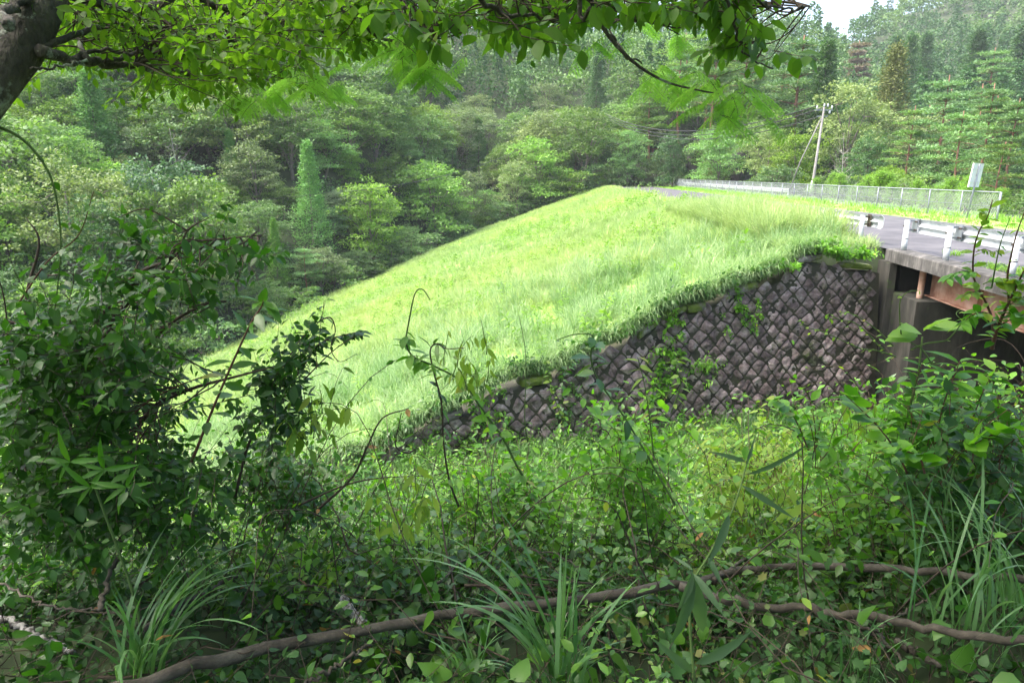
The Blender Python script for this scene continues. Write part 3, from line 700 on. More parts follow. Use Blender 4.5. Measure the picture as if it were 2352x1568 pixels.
def proto_conifer(Ht, Rw, ls=.26, base=.06, n=1000, per=10, droop=.25, taper=1.05):
    tb, cb = MB(), MB()
    tube(tb, [[0,0,0],[.05,0,Ht*.5],[0,0,Ht*.97]], [.2*Ht/14, .1, .02], 7)
    f = rng.random(n)**.8; hz = base+(1-base)*f; R = Rw*np.maximum(.02, (1-hz))**taper*(1+.25*np.sin(hz*60)+rng.normal(scale=.16, size=n))
    a = rng.random(n)*6.283; rr = R*(.4+.6*rng.random(n)**.5)
    cs = np.stack([np.cos(a)*rr, np.sin(a)*rr, Ht*hz-droop*rr], -1)
    k = rng.choice(n, 60, replace=False)
    many_tubes(tb, np.stack([np.stack([0*rr[k], 0*rr[k], Ht*hz[k]], -1), cs[k]], 1), .04, .012, 3)
    out = np.stack([np.cos(a), np.sin(a), np.zeros(n)], -1)[:, None]
    d = unit(out*1.0+rng.normal(scale=.55, size=(n, per, 3))+np.array([0,0,.35])); p = cs[:, None]+rng.normal(scale=.16, size=(n, per, 3))*(1+Rw*.3)
    nr = unit(out*.6+np.array([0,0,.8])+rng.normal(scale=.35, size=(n, per, 3)))
    tint = np.clip(rng.random((n, 1))*.55+rng.random((n, per))*.45, 0, 1)
    leaves(cb, T_DIA, p.reshape(-1, 3), d.reshape(-1, 3), nr.reshape(-1, 3), (ls*(.6+.8*rng.random(n*per))), tint.ravel(), .75)
    return tb, cb
def proto_pine(Ht, Rw, base=.45, plates=16, ls=.30, seed=0, per=26):
    tb, cb = MB(), MB()
    b1 = rng.normal(scale=.35, size=2); pth = spline([[0,0,0],[b1[0], b1[1], Ht*.45],[b1[0]*.3, b1[1]*1.4, Ht*.95]], 12)
    tube(tb, pth, [.19*Ht/14, .13*Ht/14, .04], 7)
    cs = []; rs = []
    for k in range(plates):
        f = k/(plates-1); hz = base+(.97-base)*f; a = k*2.4+rng.uniform(-.4, .4); L = Rw*(1-.75*f**1.6)*rng.uniform(.6, 1.05)
        s0 = pth[min(11, int(hz*11))]; e = s0+np.array([math.cos(a)*L, math.sin(a)*L, L*.12+.2])
        br = spline([s0, (s0+e)/2+[0,0,.15], e], 6); tube(tb, br, [.055*Ht/14, .02], 4, cap=False)
        for t_ in (.45, .7, .95, 1.1):
            c = s0*(1-t_)+e*t_; m = 4
            cc = c+rng.normal(size=(m, 3))*np.array([.42, .42, .08])*Rw*.42; cs.append(cc); rs.append(np.full(m, Rw*.17)*(.7+.6*rng.random(m)))
            for q_ in cc[:2]: tube(tb, [c, q_], [.02, .01], 3, cap=False)
    cs = np.concatenate(cs); rs = np.concatenate(rs); N = len(cs)
    d = unit(rng.normal(size=(N, per, 3))+np.array([0,0,.55])); d[..., 2] = np.abs(d[..., 2])*.8
    p = cs[:, None]+d*rs[:, None, None]*(.2+.8*rng.random((N, per, 1)))*np.array([1.1, 1.1, .5])
    nr = unit(rng.normal(size=(N, per, 3))*.7+np.array([0,0,1.]))
    tint = np.clip(rng.random((N, 1))*.6+rng.random((N, per))*.4, 0, 1)
    leaves(cb, T_DIA, p.reshape(-1, 3), d.reshape(-1, 3), nr.reshape(-1, 3), (ls*(.6+.8*rng.random(N*per))), tint.ravel(), .6)
    return tb, cb
def proto_bare(Ht):
    tb = MB(); pth = spline([[0,0,0],[.3,.1,Ht*.4],[-.1,.2,Ht]], 10); tube(tb, pth, [.14, .02], 6); st = []
    for k in range(16):
        f = .3+.65*k/16; s0 = pth[int(f*9)]; a = k*2.4; L = Ht*.34*(1.15-f); e = s0+np.array([math.cos(a)*L, math.sin(a)*L, L*.7])
        tube(tb, spline([s0, (s0+e)/2-[0,0,.1*L], e], 6), [.045, .012], 4, cap=False)
        for j in range(5):
            g_ = s0+(e-s0)*rng.uniform(.3, 1); e2 = g_+rdir(1)[0]*L*.45+[0,0,L*.2]; tube(tb, [g_, (g_+e2)/2+[0,0,.05], e2], [.016, .006], 3, cap=False)
    cb = MB(); n = 14; clump_leaves(cb, np.stack([rng.normal(scale=1.0, size=n), rng.normal(scale=1.0, size=n), Ht*rng.uniform(.5, .95, n)], -1), np.full(n, .45), 14, .2)
    return tb, cb
PROTO = {}
def reg(kind, name, cat, mt, mc, builds):
    PROTO[kind] = (name, cat, [(tb.mesh('trunk', M[mt]), cb.mesh('crown', M[mc]), hh_) for (tb, cb, hh_) in builds])
bb = []
for (h_, r_, fl, la) in ((11, 3.4, .8, .0), (12, 3.8, .75, .15), (10, 3.6, .85, 0)):
    bb.append((*proto_broad(h_, r_, flat=fl, layered=la, ls=.27, ncl=20, per=38), h_))
reg('broad', 'broadleaf_tree', 'tree', 'bark_far', 'lf_broad', bb)
reg('grey', 'broadleaf_tree', 'tree', 'bark_far', 'lf_grey', [(*proto_broad(11, 3.3, flat=.8, layered=.1, ls=.22, per=44, lobes=10, ncl=18), 11), (*proto_broad(10, 3.6, flat=.8, ls=.22, per=44, lobes=10, ncl=18), 10)])
reg('bright', 'broadleaf_tree', 'tree', 'bark_far', 'lf_bright', [(*proto_broad(9, 3.6, trunk0=.16, flat=.6, layered=.4, ls=.25, ncl=20, per=38), 9), (*proto_broad(10, 3.2, trunk0=.14, flat=.65, layered=.3, ls=.25, lobes=11, ncl=18, per=38), 10)])
reg('dark', 'evergreen_tree', 'tree', 'bark_far', 'lf_dark', [(*proto_broad(12, 3.4, trunk0=.12, flat=.85, ls=.28, lobes=11, ncl=18, per=38), 12), (*proto_broad(10, 3.2, trunk0=.1, flat=.7, layered=.2, ls=.28, lobes=10, ncl=18, per=38), 10)])
reg('cedar', 'cedar_tree', 'tree', 'bark_far', 'lf_cedar', [(*proto_conifer(14, 2.9), 14), (*proto_conifer(13, 3.2, droop=.4, n=1150), 13)])
reg('spruce', 'cedar_tree', 'tree', 'bark_far', 'lf_dark', [(*proto_conifer(13, 2.9, droop=.1, n=1100), 13)])
reg('gold', 'conifer_tree', 'tree', 'bark_far', 'lf_gold', [(*proto_conifer(13, 3.4, droop=.15, taper=.95, n=1000), 13)])
reg('pine', 'pine_tree', 'tree', 'bark_pine', 'lf_pine', [(*proto_pine(14, 3.3), 14), (*proto_pine(15, 3.0, base=.5, plates=15), 15), (*proto_pine(12, 3.8, base=.3, plates=15), 12)])
reg('deadpine', 'pine_tree', 'tree', 'bark_pine', 'lf_dead', [(*proto_pine(11, 2.2, base=.35), 11)])
reg('bare', 'bare_tree', 'tree', 'bark_pale', 'lf_grey', [(*proto_bare(9), 9), (*proto_bare(10), 10)])
reg('bush', 'leafy_bush', 'bush', 'bark_far', 'lf_broad', [(*proto_broad(3.6, 2.0, trunk0=.05, lobes=9, ncl=12, per=24, ls=.22, flat=.6), 3.6), (*proto_broad(3.2, 2.1, trunk0=.05, lobes=8, ncl=12, per=24, ls=.2, flat=.5), 3.2)])
reg('sapling', 'young_tree', 'bush', 'bark_far', 'lf_weed', [(*proto_conifer(4, 1.1, ls=.2, base=.05, n=240, per=9, droop=-.5, taper=.6), 4)])
ntree = 0
def tree(kind, x, y, h, label, group=None, variant=None, wide=1.0, z=None, rz=None):
    global ntree
    name, cat, vs = PROTO[kind]; v = vs[rng.integers(len(vs)) if variant is None else variant]
    s_ = h/v[2]; z = float(H(x, y))-.3 if z is None else z
    e = empty(name, (x, y, z), rng.random()*6.28 if rz is None else rz); e.scale = (s_*wide, s_*wide, s_)
    setp(e, label, cat, group)
    for nm, me in (('trunk', v[0]), ('crown', v[1])):
        o = bpy.data.objects.new(nm, me); COL.objects.link(o); o.parent = e
    ntree += 1; return e
feat = []; FEATPIX = []; SCR = []
def ftree(kind, px, ptop, pbase, Y, label, wide=1.0, variant=None, group=None):
    """a tree read off the photograph: its column, top and foot, set at a chosen distance"""
    ys_ = np.linspace(45, 230, 371); d = ray(px, pbase); pts_ = d[None]*(ys_/d[1])[:, None]; hz_ = H(pts_[:, 0], ys_)
    ok_ = np.where((pts_[:, 2] < hz_) & (ys_ > F(pts_[:, 0])+1.5))[0]
    if len(ok_) and px < 1540: Y = float(ys_[ok_[0]])
    b = P(px, pbase, Y); t = P(px, ptop, Y); z = float(H(b[0], Y))
    if z > b[2]+1.5: 
        while z > b[2]+1.0 and Y > F(b[0])+2: Y -= 1; b = P(px, pbase, Y); t = P(px, ptop, Y); z = float(H(b[0], Y))
    FEATPIX.append((px, (ptop+pbase)/2, label)); h = t[2]-z; SCR.append((px, ptop, pbase, Y, 48*wide if kind not in ('cedar', 'spruce', 'gold', 'bare') else 36)); feat.append((b[0], Y, max(1.8, h*.16))); return tree(kind, b[0], Y, h, label, group, variant, wide, z=z-.2)
ftree('cedar', 722, 325, 590, 97, 'tall pointed bright green cedar standing at the left toe of the grass bank', 1.0, 0)
ftree('cedar', 640, 500, 670, 80, 'small pointed cedar left of the taller cedar near the grass bank', .9, 0)
ftree('cedar', 540, 300, 470, 112, 'yellowish narrow cedar in the middle of the left hillside', .9, 1)
ftree('cedar', 235, 160, 420, 110, 'big dense cedar with full crown on the left hillside below the overhanging branch', 1.25, 1)
ftree('cedar', 1040, 285, 400, 122, 'small slim cedar in front of round trees, centre of the forest', .8, 0)
ftree('cedar', 1100, 270, 420, 126, 'broad brownish cedar beside the slim cedar at the forest centre', 1.1, 1)
ftree('pine', 712, 555, 700, 76, 'small flat topped red pine with orange trunk at the edge of the grass bank', 1.1, 2)
ftree('bright', 995, 365, 560, 103, 'round layered bright green tree just above the grass bank edge', 1.15, 0)
ftree('bright', 850, 400, 620, 94, 'yellow green bushy tree between the tall cedar and the round tree', 1.1, 1)
ftree('grey', 1080, 385, 540, 108, 'olive brown tree right of the round layered bright tree', 1.0, 0)
ftree('broad', 1345, 235, 430, 118, 'large rounded tree rising behind the top end of the grass bank', 1.35, 1)
ftree('bright', 1440, 285, 430, 116, 'light green tree with ragged top right of the large rounded tree', .9, 1)
ftree('bright', 1230, 310, 480, 113, 'dense mid green tree left of the large rounded tree', 1.1, 0)
ftree('grey', 1190, 360, 500, 110, 'dull green low tree just left of the top of the grass bank', 1.0, 1)
ftree('spruce', 1368, 130, 290, 150, 'bright blue green cypress high on the centre hillside', 1.15, 0)
ftree('bright', 265, 365, 520, 92, 'pale yellow green tree with layered crown on the left slope', 1.35, 0)
ftree('grey', 310, 285, 420, 100, 'pale grey leaved tree above the layered yellow green tree', 1.2, 0)
ftree('bare', 415, 290, 480, 101, 'pale leafless dead tree among the left forest', 1.0, 0)
ftree('grey', 590, 320, 500, 104, 'grey green round tree between the two left cedars', 1.2, 1)
ftree('bright', 810, 335, 440, 112, 'small lime green round tree above the tall cedar', .9, 0)
ftree('gold', 2035, 108, 330, 108, 'golden brown pointed conifer on the right hillside', 1.0, 0)
ftree('grey', 1945, 175, 400, 96, 'tawny olive broad tree left of the golden conifer', 1.0, 0)
ftree('spruce', 1880, 95, 330, 104, 'dark bluish cypress behind the top of the utility pole', .95, 0)
ftree('pine', 1830, 60, 330, 108, 'tall pine reaching the skyline left of the white sky gap', 1.2, 0)
ftree('pine', 1635, 60, 300, 106, 'tall red trunked pine behind the hanging fronds', 1.0, 1)
ftree('pine', 1700, 55, 280, 116, 'broad pine with reddish branches under the hanging leaves', 1.2, 0)
ftree('pine', 1560, 70, 300, 116, 'thin pine left of the red trunked pine near the fronds', 1.0, 1)
ftree('pine', 2150, 150, 440, 74, 'tall airy pine in the middle of the right hand grove', 1.0, 0)
ftree('pine', 2240, 170, 450, 66, 'tall light green pine straight above the sign', 1.0, 1)
ftree('pine', 2310, 205, 450, 62, 'rightmost tall pine with thin pale trunk', 1.0, 0)
ftree('pine', 2195, 235, 440, 60, 'lower pine with reddish forked trunk left of the sign', 1.0, 2)
ftree('pine', 2075, 225, 440, 76, 'pine with bare straight trunk right of the utility pole', .95, 1)
ftree('pine', 2290, 310, 460, 56, 'short pine with red trunk right behind the sign', 1.1, 2)
ftree('dark', 1985, 300, 440, 80, 'dark green round tree at the right of the utility pole', 1.0, 0)
ftree('bright', 2030, 375, 450, 66, 'low spreading yellow green tree just above the fence', 1.3, 0)
ftree('bare', 1925, 300, 440, 76, 'small pale branched bare tree right of the utility pole', .8, 1)
ftree('bright', 1640, 290, 430, 92, 'layered green tree over the rocks behind the fence', 1.2, 0)
ftree('grey', 1760, 300, 430, 88, 'greyish tree left of the utility pole above the fence', 1.1, 1)
ftree('bright', 1820, 290, 430, 84, 'mid green spreading tree touching the utility pole', 1.0, 1)
ftree('dark', 1545, 300, 430, 104, 'dark leafy tree behind the brown lamp post', 1.0, 1)
ftree('dark', 2150, 330, 450, 72, 'dark low tree behind the fence in the right hand grove', 1.3, 1)
ftree('dark', 2330, 330, 460, 70, 'dark tree at the right edge behind the fence end', 1.2, 0)
ftree('deadpine', 1962, 80, 200, 190, 'pinkish brown dead pine on the far right hill', 1.0, 0)
for i, (px, pt) in enumerate([(2050,85),(2085,80),(2120,78)]):
    ftree('spruce', px, pt, 160, 175+i*4, ['leftmost', 'middle', 'rightmost'][i]+' dark conical cedar in the row of three on the right hill', 1.1, 0, 'row of dark cedars on the right hill')
ftree('pine', 2275, 95, 220, 150, 'high pine with layered crown before the dark cedars at upper right', 1.2, 0)
for (px, pt, lab) in [(2330, 60, 'dark tall cedar at the upper right corner'), (2230, 70, 'dark cedar left of the layered pine at upper right')]:
    ftree('spruce', px, pt, 220, 165, lab, 1.3, 0)

LAB = {'broad': ('green broadleaf tree in the forest on the hillside', 'green broadleaf trees on the hillside'),
       'grey': ('grey green rounded tree in the forest on the hillside', 'grey green trees on the hillside'),
       'bright': ('lighter yellow green tree in the forest on the hillside', 'yellow green trees on the hillside'),
       'dark': ('dark evergreen tree in the forest on the hillside', 'dark evergreen trees on the hillside'),
       'cedar': ('pointed green cedar scattered in the forest', 'cedars scattered in the forest'),
       'spruce': ('dark conical cedar on the far right hillside', 'dark cedars on the far right hillside'),
       'pine': ('pine with thin reddish trunk in the forest', 'pines scattered in the forest'),
       'bare': ('pale bare tree scattered in the forest', 'pale bare trees in the forest')}
def project(p):
    f = p[1]*cp-p[2]*sp_; return 1176+1568*p[0]/f, 784-1568*(p[1]*sp_+p[2]*cp)/f
SHORT = {'broad': 'green broadleaf tree', 'grey': 'grey green rounded tree', 'bright': 'yellow green tree', 'dark': 'dark evergreen tree', 'cedar': 'pointed green cedar', 'spruce': 'dark conical cedar', 'pine': 'thin trunked pine', 'bare': 'pale bare tree'}
used_lab = {}
def rel_label(kind, X, Y, h, short=None, fall=None):
    x, y = project((X, Y, float(H(X, Y))+h*.6)); nm0 = short or SHORT[kind]
    fs = sorted(FEATPIX, key=lambda f: (f[0]-x)**2+(f[1]-y)**2)
    for dist in ('', 'tall ', 'small ', 'broad '):
        for f in fs[:16]:
            dx, dy = x-f[0], y-f[1]
            rel = ('right of' if dx > 0 else 'left of') if abs(dx) > abs(dy) else ('below' if dy > 0 else 'above')
            w_ = f[2].split(); 
            nm = ' '.join(w_)
            for cut in (' standing', ' in the', ' on the', ' at the', ' above', ' among', ' behind', ' left', ' right', ' with', ' beside', ' between', ' just', ' rising', ' high', ' reaching', ' touching', ' over', ' before', ' in front', ' under', ' straight'):
                nm = nm.split(cut)[0]
            if kind == 'x': pass
            size = '' if short else 'tall' if h > 12.5 else 'small' if h < 8 else ''
            lab = ' '.join((size+' '+nm0+' '+rel+' the '+nm).split()[:16])
            if lab not in used_lab: used_lab[lab] = 1; return lab
    return fall or LAB[kind][0]
cand = []; LOW = set()
pts = []
for it in range(45000):
    Y = 45+(430-45)*rng.random()**.8; u = rng.uniform(-.86, .86); X = u*Y
    if Y < F(X)+2.5 or Y > np.interp(u, RU, RR)+18: continue
    if Y < 175:
        zz_ = float(H(X, Y)); fx, fy0 = project((X, Y, zz_+9.0)); fy5 = project((X, Y, zz_+4.2))[1]; fy1 = project((X, Y, zz_))[1]
        hit = [s_ for s_ in SCR if Y < s_[3]+1 and abs(fx-s_[0]) < s_[4]*.8+1568*1.3/Y and fy0 < s_[2]-40 and fy1 > s_[1]]
        if hit:
            if any(fy5 < s_[1]+(s_[2]-s_[1])*.55 for s_ in hit): continue
            LOW.add((X, Y))
    dmin = (4.3 if Y < 120 else 4.9) if Y < 260 else 8.0
    if any((X-a)**2+(Y-b)**2 < (dmin*.62)**2 for a, b, _ in feat): continue
    pts.append((X, Y, dmin))
cell = {}
for (X, Y, dm) in pts:
    k = (int(X//8), int(Y//8)); ok = True
    for i in (-1, 0, 1):
        for j in (-1, 0, 1):
            for (a, b) in cell.get((k[0]+i, k[1]+j), ()):
                if (X-a)**2+(Y-b)**2 < dm*dm: ok = False
    if ok: cell.setdefault(k, []).append((X, Y)); cand.append((X, Y))
cand.sort(key=lambda c: math.hypot(*c))
NIND = 255
far = cand[NIND:]
for (X, Y) in cand[:NIND]:
    r = rng.random(); u = X/Y
    n_ = float(vn(X*.04+5, Y*.04))*.5+r*.5
    if u > .42: kind = 'pine' if r < .34 else 'dark' if r < .5 else 'broad' if r < .72 else 'bright' if r < .85 else 'grey'
    elif u > .15: kind = 'pine' if r < .22 else 'broad' if r < .5 else 'dark' if r < .68 else 'bright' if r < .82 else 'grey'
    else: kind = 'grey' if n_ < .36 else 'broad' if n_ < .58 else 'bright' if n_ < .68 else 'dark' if n_ < .76 else 'pine' if r < .5 else 'cedar' if r < .85 else 'grey' if r < .97 else 'bare'
    hh_ = {'pine': 14, 'cedar': 13, 'broad': 10.5, 'grey': 10, 'bright': 8.5, 'dark': 9.5, 'bare': 9}[kind]*rng.uniform(.75, 1.2)
    if Y < F(X)+8: hh_ *= .72; kind = kind if kind in ('broad', 'bright', 'grey', 'dark') else 'broad'
    if 15 < X and Y < F(X)+10: hh_ *= .85
    if (X, Y) in LOW: kind = kind if kind in ('broad', 'bright', 'grey', 'dark') else 'broad'; hh_ = rng.uniform(4, 5.4)
    tree(kind, X, Y, hh_, rel_label(kind, X, Y, hh_), LAB[kind][1], wide=rng.uniform(1.05, 1.35)*(1.35 if (X, Y) in LOW else 1))
# the far wood as one mass
mb = MB(); cs = []; 
for (X, Y) in far:
    r = rng.random(); u = X/Y; h = rng.uniform(8, 13); z = float(H(X, Y)); d = math.hypot(X, Y)
    n = int(np.clip(1500-d*6.0, 260, 800)); ls = .26+d*.0019
    con = (r < .3 or (u > .5 and vn(X*.02, Y*.02) > .52))
    f = rng.random(n)
    if con:
        R = 2.7*(1-f*.96)*(.6+.4*rng.random(n)); zz = z+1+(h+2)*f; n_z = .6
    else:
        R = 3.9*np.sqrt(np.clip(1-(f*2-1.0)**2, .02, 1))*(.6+.4*rng.random(n))*(1+.25*np.sin(f*9+r*20)); zz = z+h*.25+h*.75*f; n_z = .8
    a = rng.random(n)*6.283; out = np.stack([np.cos(a), np.sin(a), np.zeros(n)], -1)
    lob = 1+.3*np.sin(a*3+r*50)*(0 if con else 1)
    if not con:
        nc = 16; ci = rng.integers(0, nc, n); ca = rng.random(nc)*6.283; cf = rng.random(nc)**.7; cR = 2.6*np.sqrt(1-(cf*1.0)**2*.85); v_ = unit(rng.normal(size=(n, 3))+[0,0,.5])*rng.uniform(.7, 1.5, (n, 1))
        a = ca[ci]; R = cR[ci]; out = unit(v_); zz = z+h*.42+h*.5*cf[ci]+v_[:, 2]*.8
    p = np.stack([X+np.cos(a)*R*lob, Y+np.sin(a)*R*lob, zz], -1)
    if not con: p[:, :2] += v_[:, :2]
    nr = out*.6+np.array([0,0,1.])*n_z+rng.normal(scale=.4, size=(n, 3)); dr = out+rng.normal(scale=.6, size=(n, 3))+np.array([0,0,.1])
    tb_ = (.05 if con else rng.random()*.9); leaves(mb, T_DIA, p, dr, nr, ls*(.6+.9*rng.random(n)), np.clip(tb_+rng.normal(scale=.12, size=n), 0, 1), 1.15)
M['lf_far'] = leafmat('lf_far', (.045,.12,.037), (.15,.25,.08), rough=.65, tr=.2, glob=False)
o = mb.build('distant_forest', M['lf_far']); setp(o, 'continuous mixed forest covering the farthest hillsides', 'forest', kind='stuff')
print('individual trees', ntree, 'far trees', len(far))

# low growth on the forest floor
mb = MB(); n = 5200; Y = rng.uniform(48, 190, n); X = rng.uniform(-.85, .85, n)*Y; k = (Y > F(X)+.5) & (Y < 190); X, Y = X[k], Y[k]; Z = H(X, Y)
clump_leaves(mb, np.stack([X, Y, Z+.5], -1), rng.uniform(.9, 1.9, len(X)), 42, .36, flat=.7)
o = mb.build('forest_undergrowth', M['lf_far']); setp(o, 'green undergrowth covering the forest floor between the trees', 'undergrowth', kind='stuff')
# bushes along the toe of the bank and behind the fence
for i in range(34):
    X = np.interp(i/33, [0, 1], [-46, 17]); Y = F(X)+rng.uniform(.2, 2.2)
    tree('bush', X, Y, rng.uniform(2.6, 4.2), rel_label('x', X, Y, 3, 'dense low bush', 'dense green bush along the dark foot of the forest below the bank'), 'bushes along the foot of the forest', wide=1.25)
for i in range(30):
    Y = rng.uniform(56, 106); X = rng.uniform(27.5, 52)
    if Y > F(X)-1: Y = F(X)-rng.uniform(0, 3)
    tree('bush', X, Y, rng.uniform(2.0, 3.6), rel_label('x', X, Y, 3, 'leafy bush', 'leafy bush on the low ground behind the fence'), 'bushes behind the fence', wide=1.25, z=float(H(X, Y))-.2)
for i in range(24):
    Y = rng.uniform(31, 60); X = float(FXL(Y))+rng.uniform(1.2, 6.5)
    tree('sapling', X, Y, rng.uniform(.9, 1.9)+max(0, (X-FXL(Y)-2))*.12, rel_label('x', X, Y, 2, 'bright young weed tree behind the fence,', 'bright green young weed tree just behind the chain link fence'), 'weed saplings behind the fence', wide=1.3, z=float(H(X, Y)))
for i in range(12):
    X = rng.uniform(28, 44); Y = rng.uniform(36, 56); tree('bush', X, Y, rng.uniform(1.6, 2.4), rel_label('x', X, Y, 2, 'low round bush', 'leafy bush on the low ground behind the fence'), 'bushes behind the fence', wide=1.4)
# ------------------------------------------------------------------ grass on the bank
def scatter(n, x0, x1, y0, y1, test):
    X = rng.uniform(x0, x1, n); Y = rng.uniform(y0, y1, n); k = test(X, Y); return X[k], Y[k]
def tufts(mb, X, Y, hgt, nb, wd, spread=.18, bend=(.25, 1.0), seg=4, z=None, tint=None, jb=.3):
    N = len(X); Z = H(X, Y) if z is None else z
    a = rng.random((N, nb))*6.283; r = rng.random((N, nb))*spread
    base = np.stack([X[:, None]+np.cos(a)*r, Y[:, None]+np.sin(a)*r, np.broadcast_to(Z[:, None], a.shape)], -1).reshape(-1, 3)
    h = (np.broadcast_to(hgt, (N,))[:, None]*rng.uniform(.55, 1.15, (N, nb))).ravel()
    tt = (rng.random((N, 1)) if tint is None else np.reshape(tint, (-1, 1)))*.6+rng.random((N, nb))*.4
    blades(mb, base, h, (a+rng.normal(scale=jb, size=a.shape)).ravel(), rng.uniform(*bend, N*nb), wd, seg, tt.ravel())
onb = lambda X, Y: (Y > YW(X)+.15) & (Y < F(X)+1.5) & (X < XE(Y)+1.1) & ((X < 8.4) | (Y > 19.2)) & (np.abs(X/np.maximum(Y, 1)) < .82)
mb = MB()
X, Y = scatter(30000, -34, 18, 44, 114, onb); hn = fbm(X*.15, Y*.15); k = rng.random(len(X)) < np.clip(1.2-Y/200, .3, 1); X, Y, hn = X[k], Y[k], hn[k]
tufts(mb, X, Y, .22+.55*hn, 9, .040, .4, (.2, .9), 3, tint=np.clip((fbm(X*.3, Y*.3)-.2)*1.6, 0, 1))
X, Y = scatter(15000, -26, 14, 24, 46, onb); hn = fbm(X*.3, Y*.3)
tufts(mb, X, Y, .25+.75*hn, 14, .020, .28, (.2, 1.0), 4, tint=np.clip((fbm(X*.4, Y*.4)-.2)*1.6, 0, 1))
X, Y = scatter(5200, -28, 14, 24, 85, onb); k = (vn(X*.45+5, Y*.3) > .60) & (rng.random(len(X)) < .5); X, Y = X[k], Y[k]
tufts(mb, X, Y, .5+.8*rng.random(len(X))*vn(X*.45+5, Y*.3), 16, .016+.0004*Y.mean(), .3, (.15, 1.1), 5, tint=rng.random(len(X))*.5)
mb0 = mb
X, Y = scatter(7000, -14, 12, 13, 25, onb); tufts(mb0, X, Y, .3, 12, .016, .25, (.3, 1.2), 4, tint=np.clip((fbm(X*.4, Y*.4)-.2)*1.6, 0, 1))
o = mb0.build('bank_grass', M['gr_slope']); setp(o, 'bright yellow green grass covering the sloping bank', 'grass', kind='stuff')
mb = MB()
X, Y = scatter(5200, -12, 11, 13, 30, onb); d = Y-YW(X); k = (rng.random(len(X)) < np.clip(1.25-d/13, .15, 1)); X, Y = X[k], Y[k]; hn = vn(X*.5, Y*.5)
cl = vn(X*1.6+7, Y*1.6) > .38; X, Y, hn = X[cl], Y[cl], hn[cl]; tufts(mb, X, Y, .45+.9*hn*vn(X*1.6+7, Y*1.6)*1.4, 26, .014, .14, (.2, 1.35), 6, tint=np.clip(vn(X*1.1+3, Y*1.1)*1.5-.25, 0, 1))
o = mb.build('silver_grass', M['gr_tall']); setp(o, 'tall arching silver grass along the lower edge of the bank above the stone wall', 'grass', kind='stuff')
mb = MB(); m = 3600; Y = rng.uniform(19.0, 44, m); X = XE(Y)+rng.uniform(-.9, 2.1, m); k = X < 10.28+.02*(Y-19.7); X, Y = X[k], Y[k]
tufts(mb, X, Y, np.where(Y < 20.8, .45, np.interp(Y, [21, 30, 36, 44], [1.2, 1.3, .8, .35]))*rng.uniform(.7, 1.15, len(X)), 18, .016, .15, (.15, 1.1), 5, z=np.full(len(X), ZR-.1), tint=rng.random(len(X)))
o = mb.build('roadside_grass', M['gr_slope']); setp(o, 'tall grass hiding most of the guardrail left of the bridge', 'grass', kind='stuff')
# leafy weeds in the bank
mbL, mbS = MB(), MB(); X, Y = scatter(2600, -20, 15, 15, 70, onb); k = vn(X*.35+9, Y*.35) > .55; X, Y = X[k], Y[k]
sprigs(mbL, mbS, np.stack([X, Y, H(X, Y)], -1), rng.uniform(.6, 1.25, len(X)), rng.normal(scale=.25, size=(len(X), 3))*[1,1,0], 16, .13+Y*.0016, T_LAN, droop=0, stem=.006, wscale=1.3)
o = mbL.build('bank_weeds', M['lf_weed']); setp(o, 'soft pale green leafy weeds scattered through the bank grass', 'weeds', kind='stuff')
o = mbS.build('bank_weed_stems', M['stem_green']); setp(o, 'thin stems of the leafy weeds in the bank grass', 'weeds', kind='stuff')
# verges
mb = MB()
X, Y = scatter(9000, 18, 32, 20, 124, lambda X, Y: (X > FXL(Y)-2.6) & (X < FXL(Y)+1.6)); k = (X < FXL(Y)-.05) | (rng.random(len(X)) < .6); X, Y = X[k], Y[k]
tufts(mb, X, Y, np.where(X > FXL(Y)-.6, .36, .13), 9, .035, .25, (.2, .9), 3, z=np.full(len(X), ZR))
o = mb.build('verge_grass', M['gr_verge']); setp(o, 'short sunlit grass strip between the road and the fence', 'grass', kind='stuff')
mb = MB(); m = 260; a = rng.uniform(1.0, 12, m); c = .55+rng.random(m)*.9*vn(a*.9, a*0+3); k = vn(a*1.1+2, a*0) > .45
pp = np.array([bp(x, y, ZR+.01) for x, y in zip(a[k], c[k])]); tufts(mb, pp[:, 0], pp[:, 1], .16, 12, .014, .1, (.3, 1.2), 4, z=pp[:, 2])
o = mb.build('kerb_weeds', M['gr_verge']); setp(o, 'small weeds growing in the gutter beside the bridge edge beam', 'weeds', kind='stuff')

mb = MB(); m = 950; ss_ = rng.uniform(.9, WLEN-.2, m); q_ = wp(ss_, wtop(ss_)+.04, -.02-.28*rng.random(m)); k = vn(ss_*1.7, ss_*0+.5) > .12; q_ = q_[k]; m = len(q_); nb = 16
a_ = rng.normal(-1.5, .9, (m, nb)); base = (q_[:, None]+rng.normal(scale=.07, size=(m, nb, 3))*[1,1,.3]).reshape(-1, 3)
blades(mb, base, (.55*rng.uniform(.4, 1.5, (m, 1))*rng.uniform(.6, 1.2, (m, nb))).ravel(), a_.ravel(), rng.uniform(.5, 1.6, m*nb), .013, 6, (rng.random((m, 1))*.7+rng.random((m, nb))*.3).ravel())
o = mb.build('overhanging_grass', M['gr_tall']); setp(o, 'ragged grass hanging over the top edge of the stone wall', 'grass', kind='stuff')
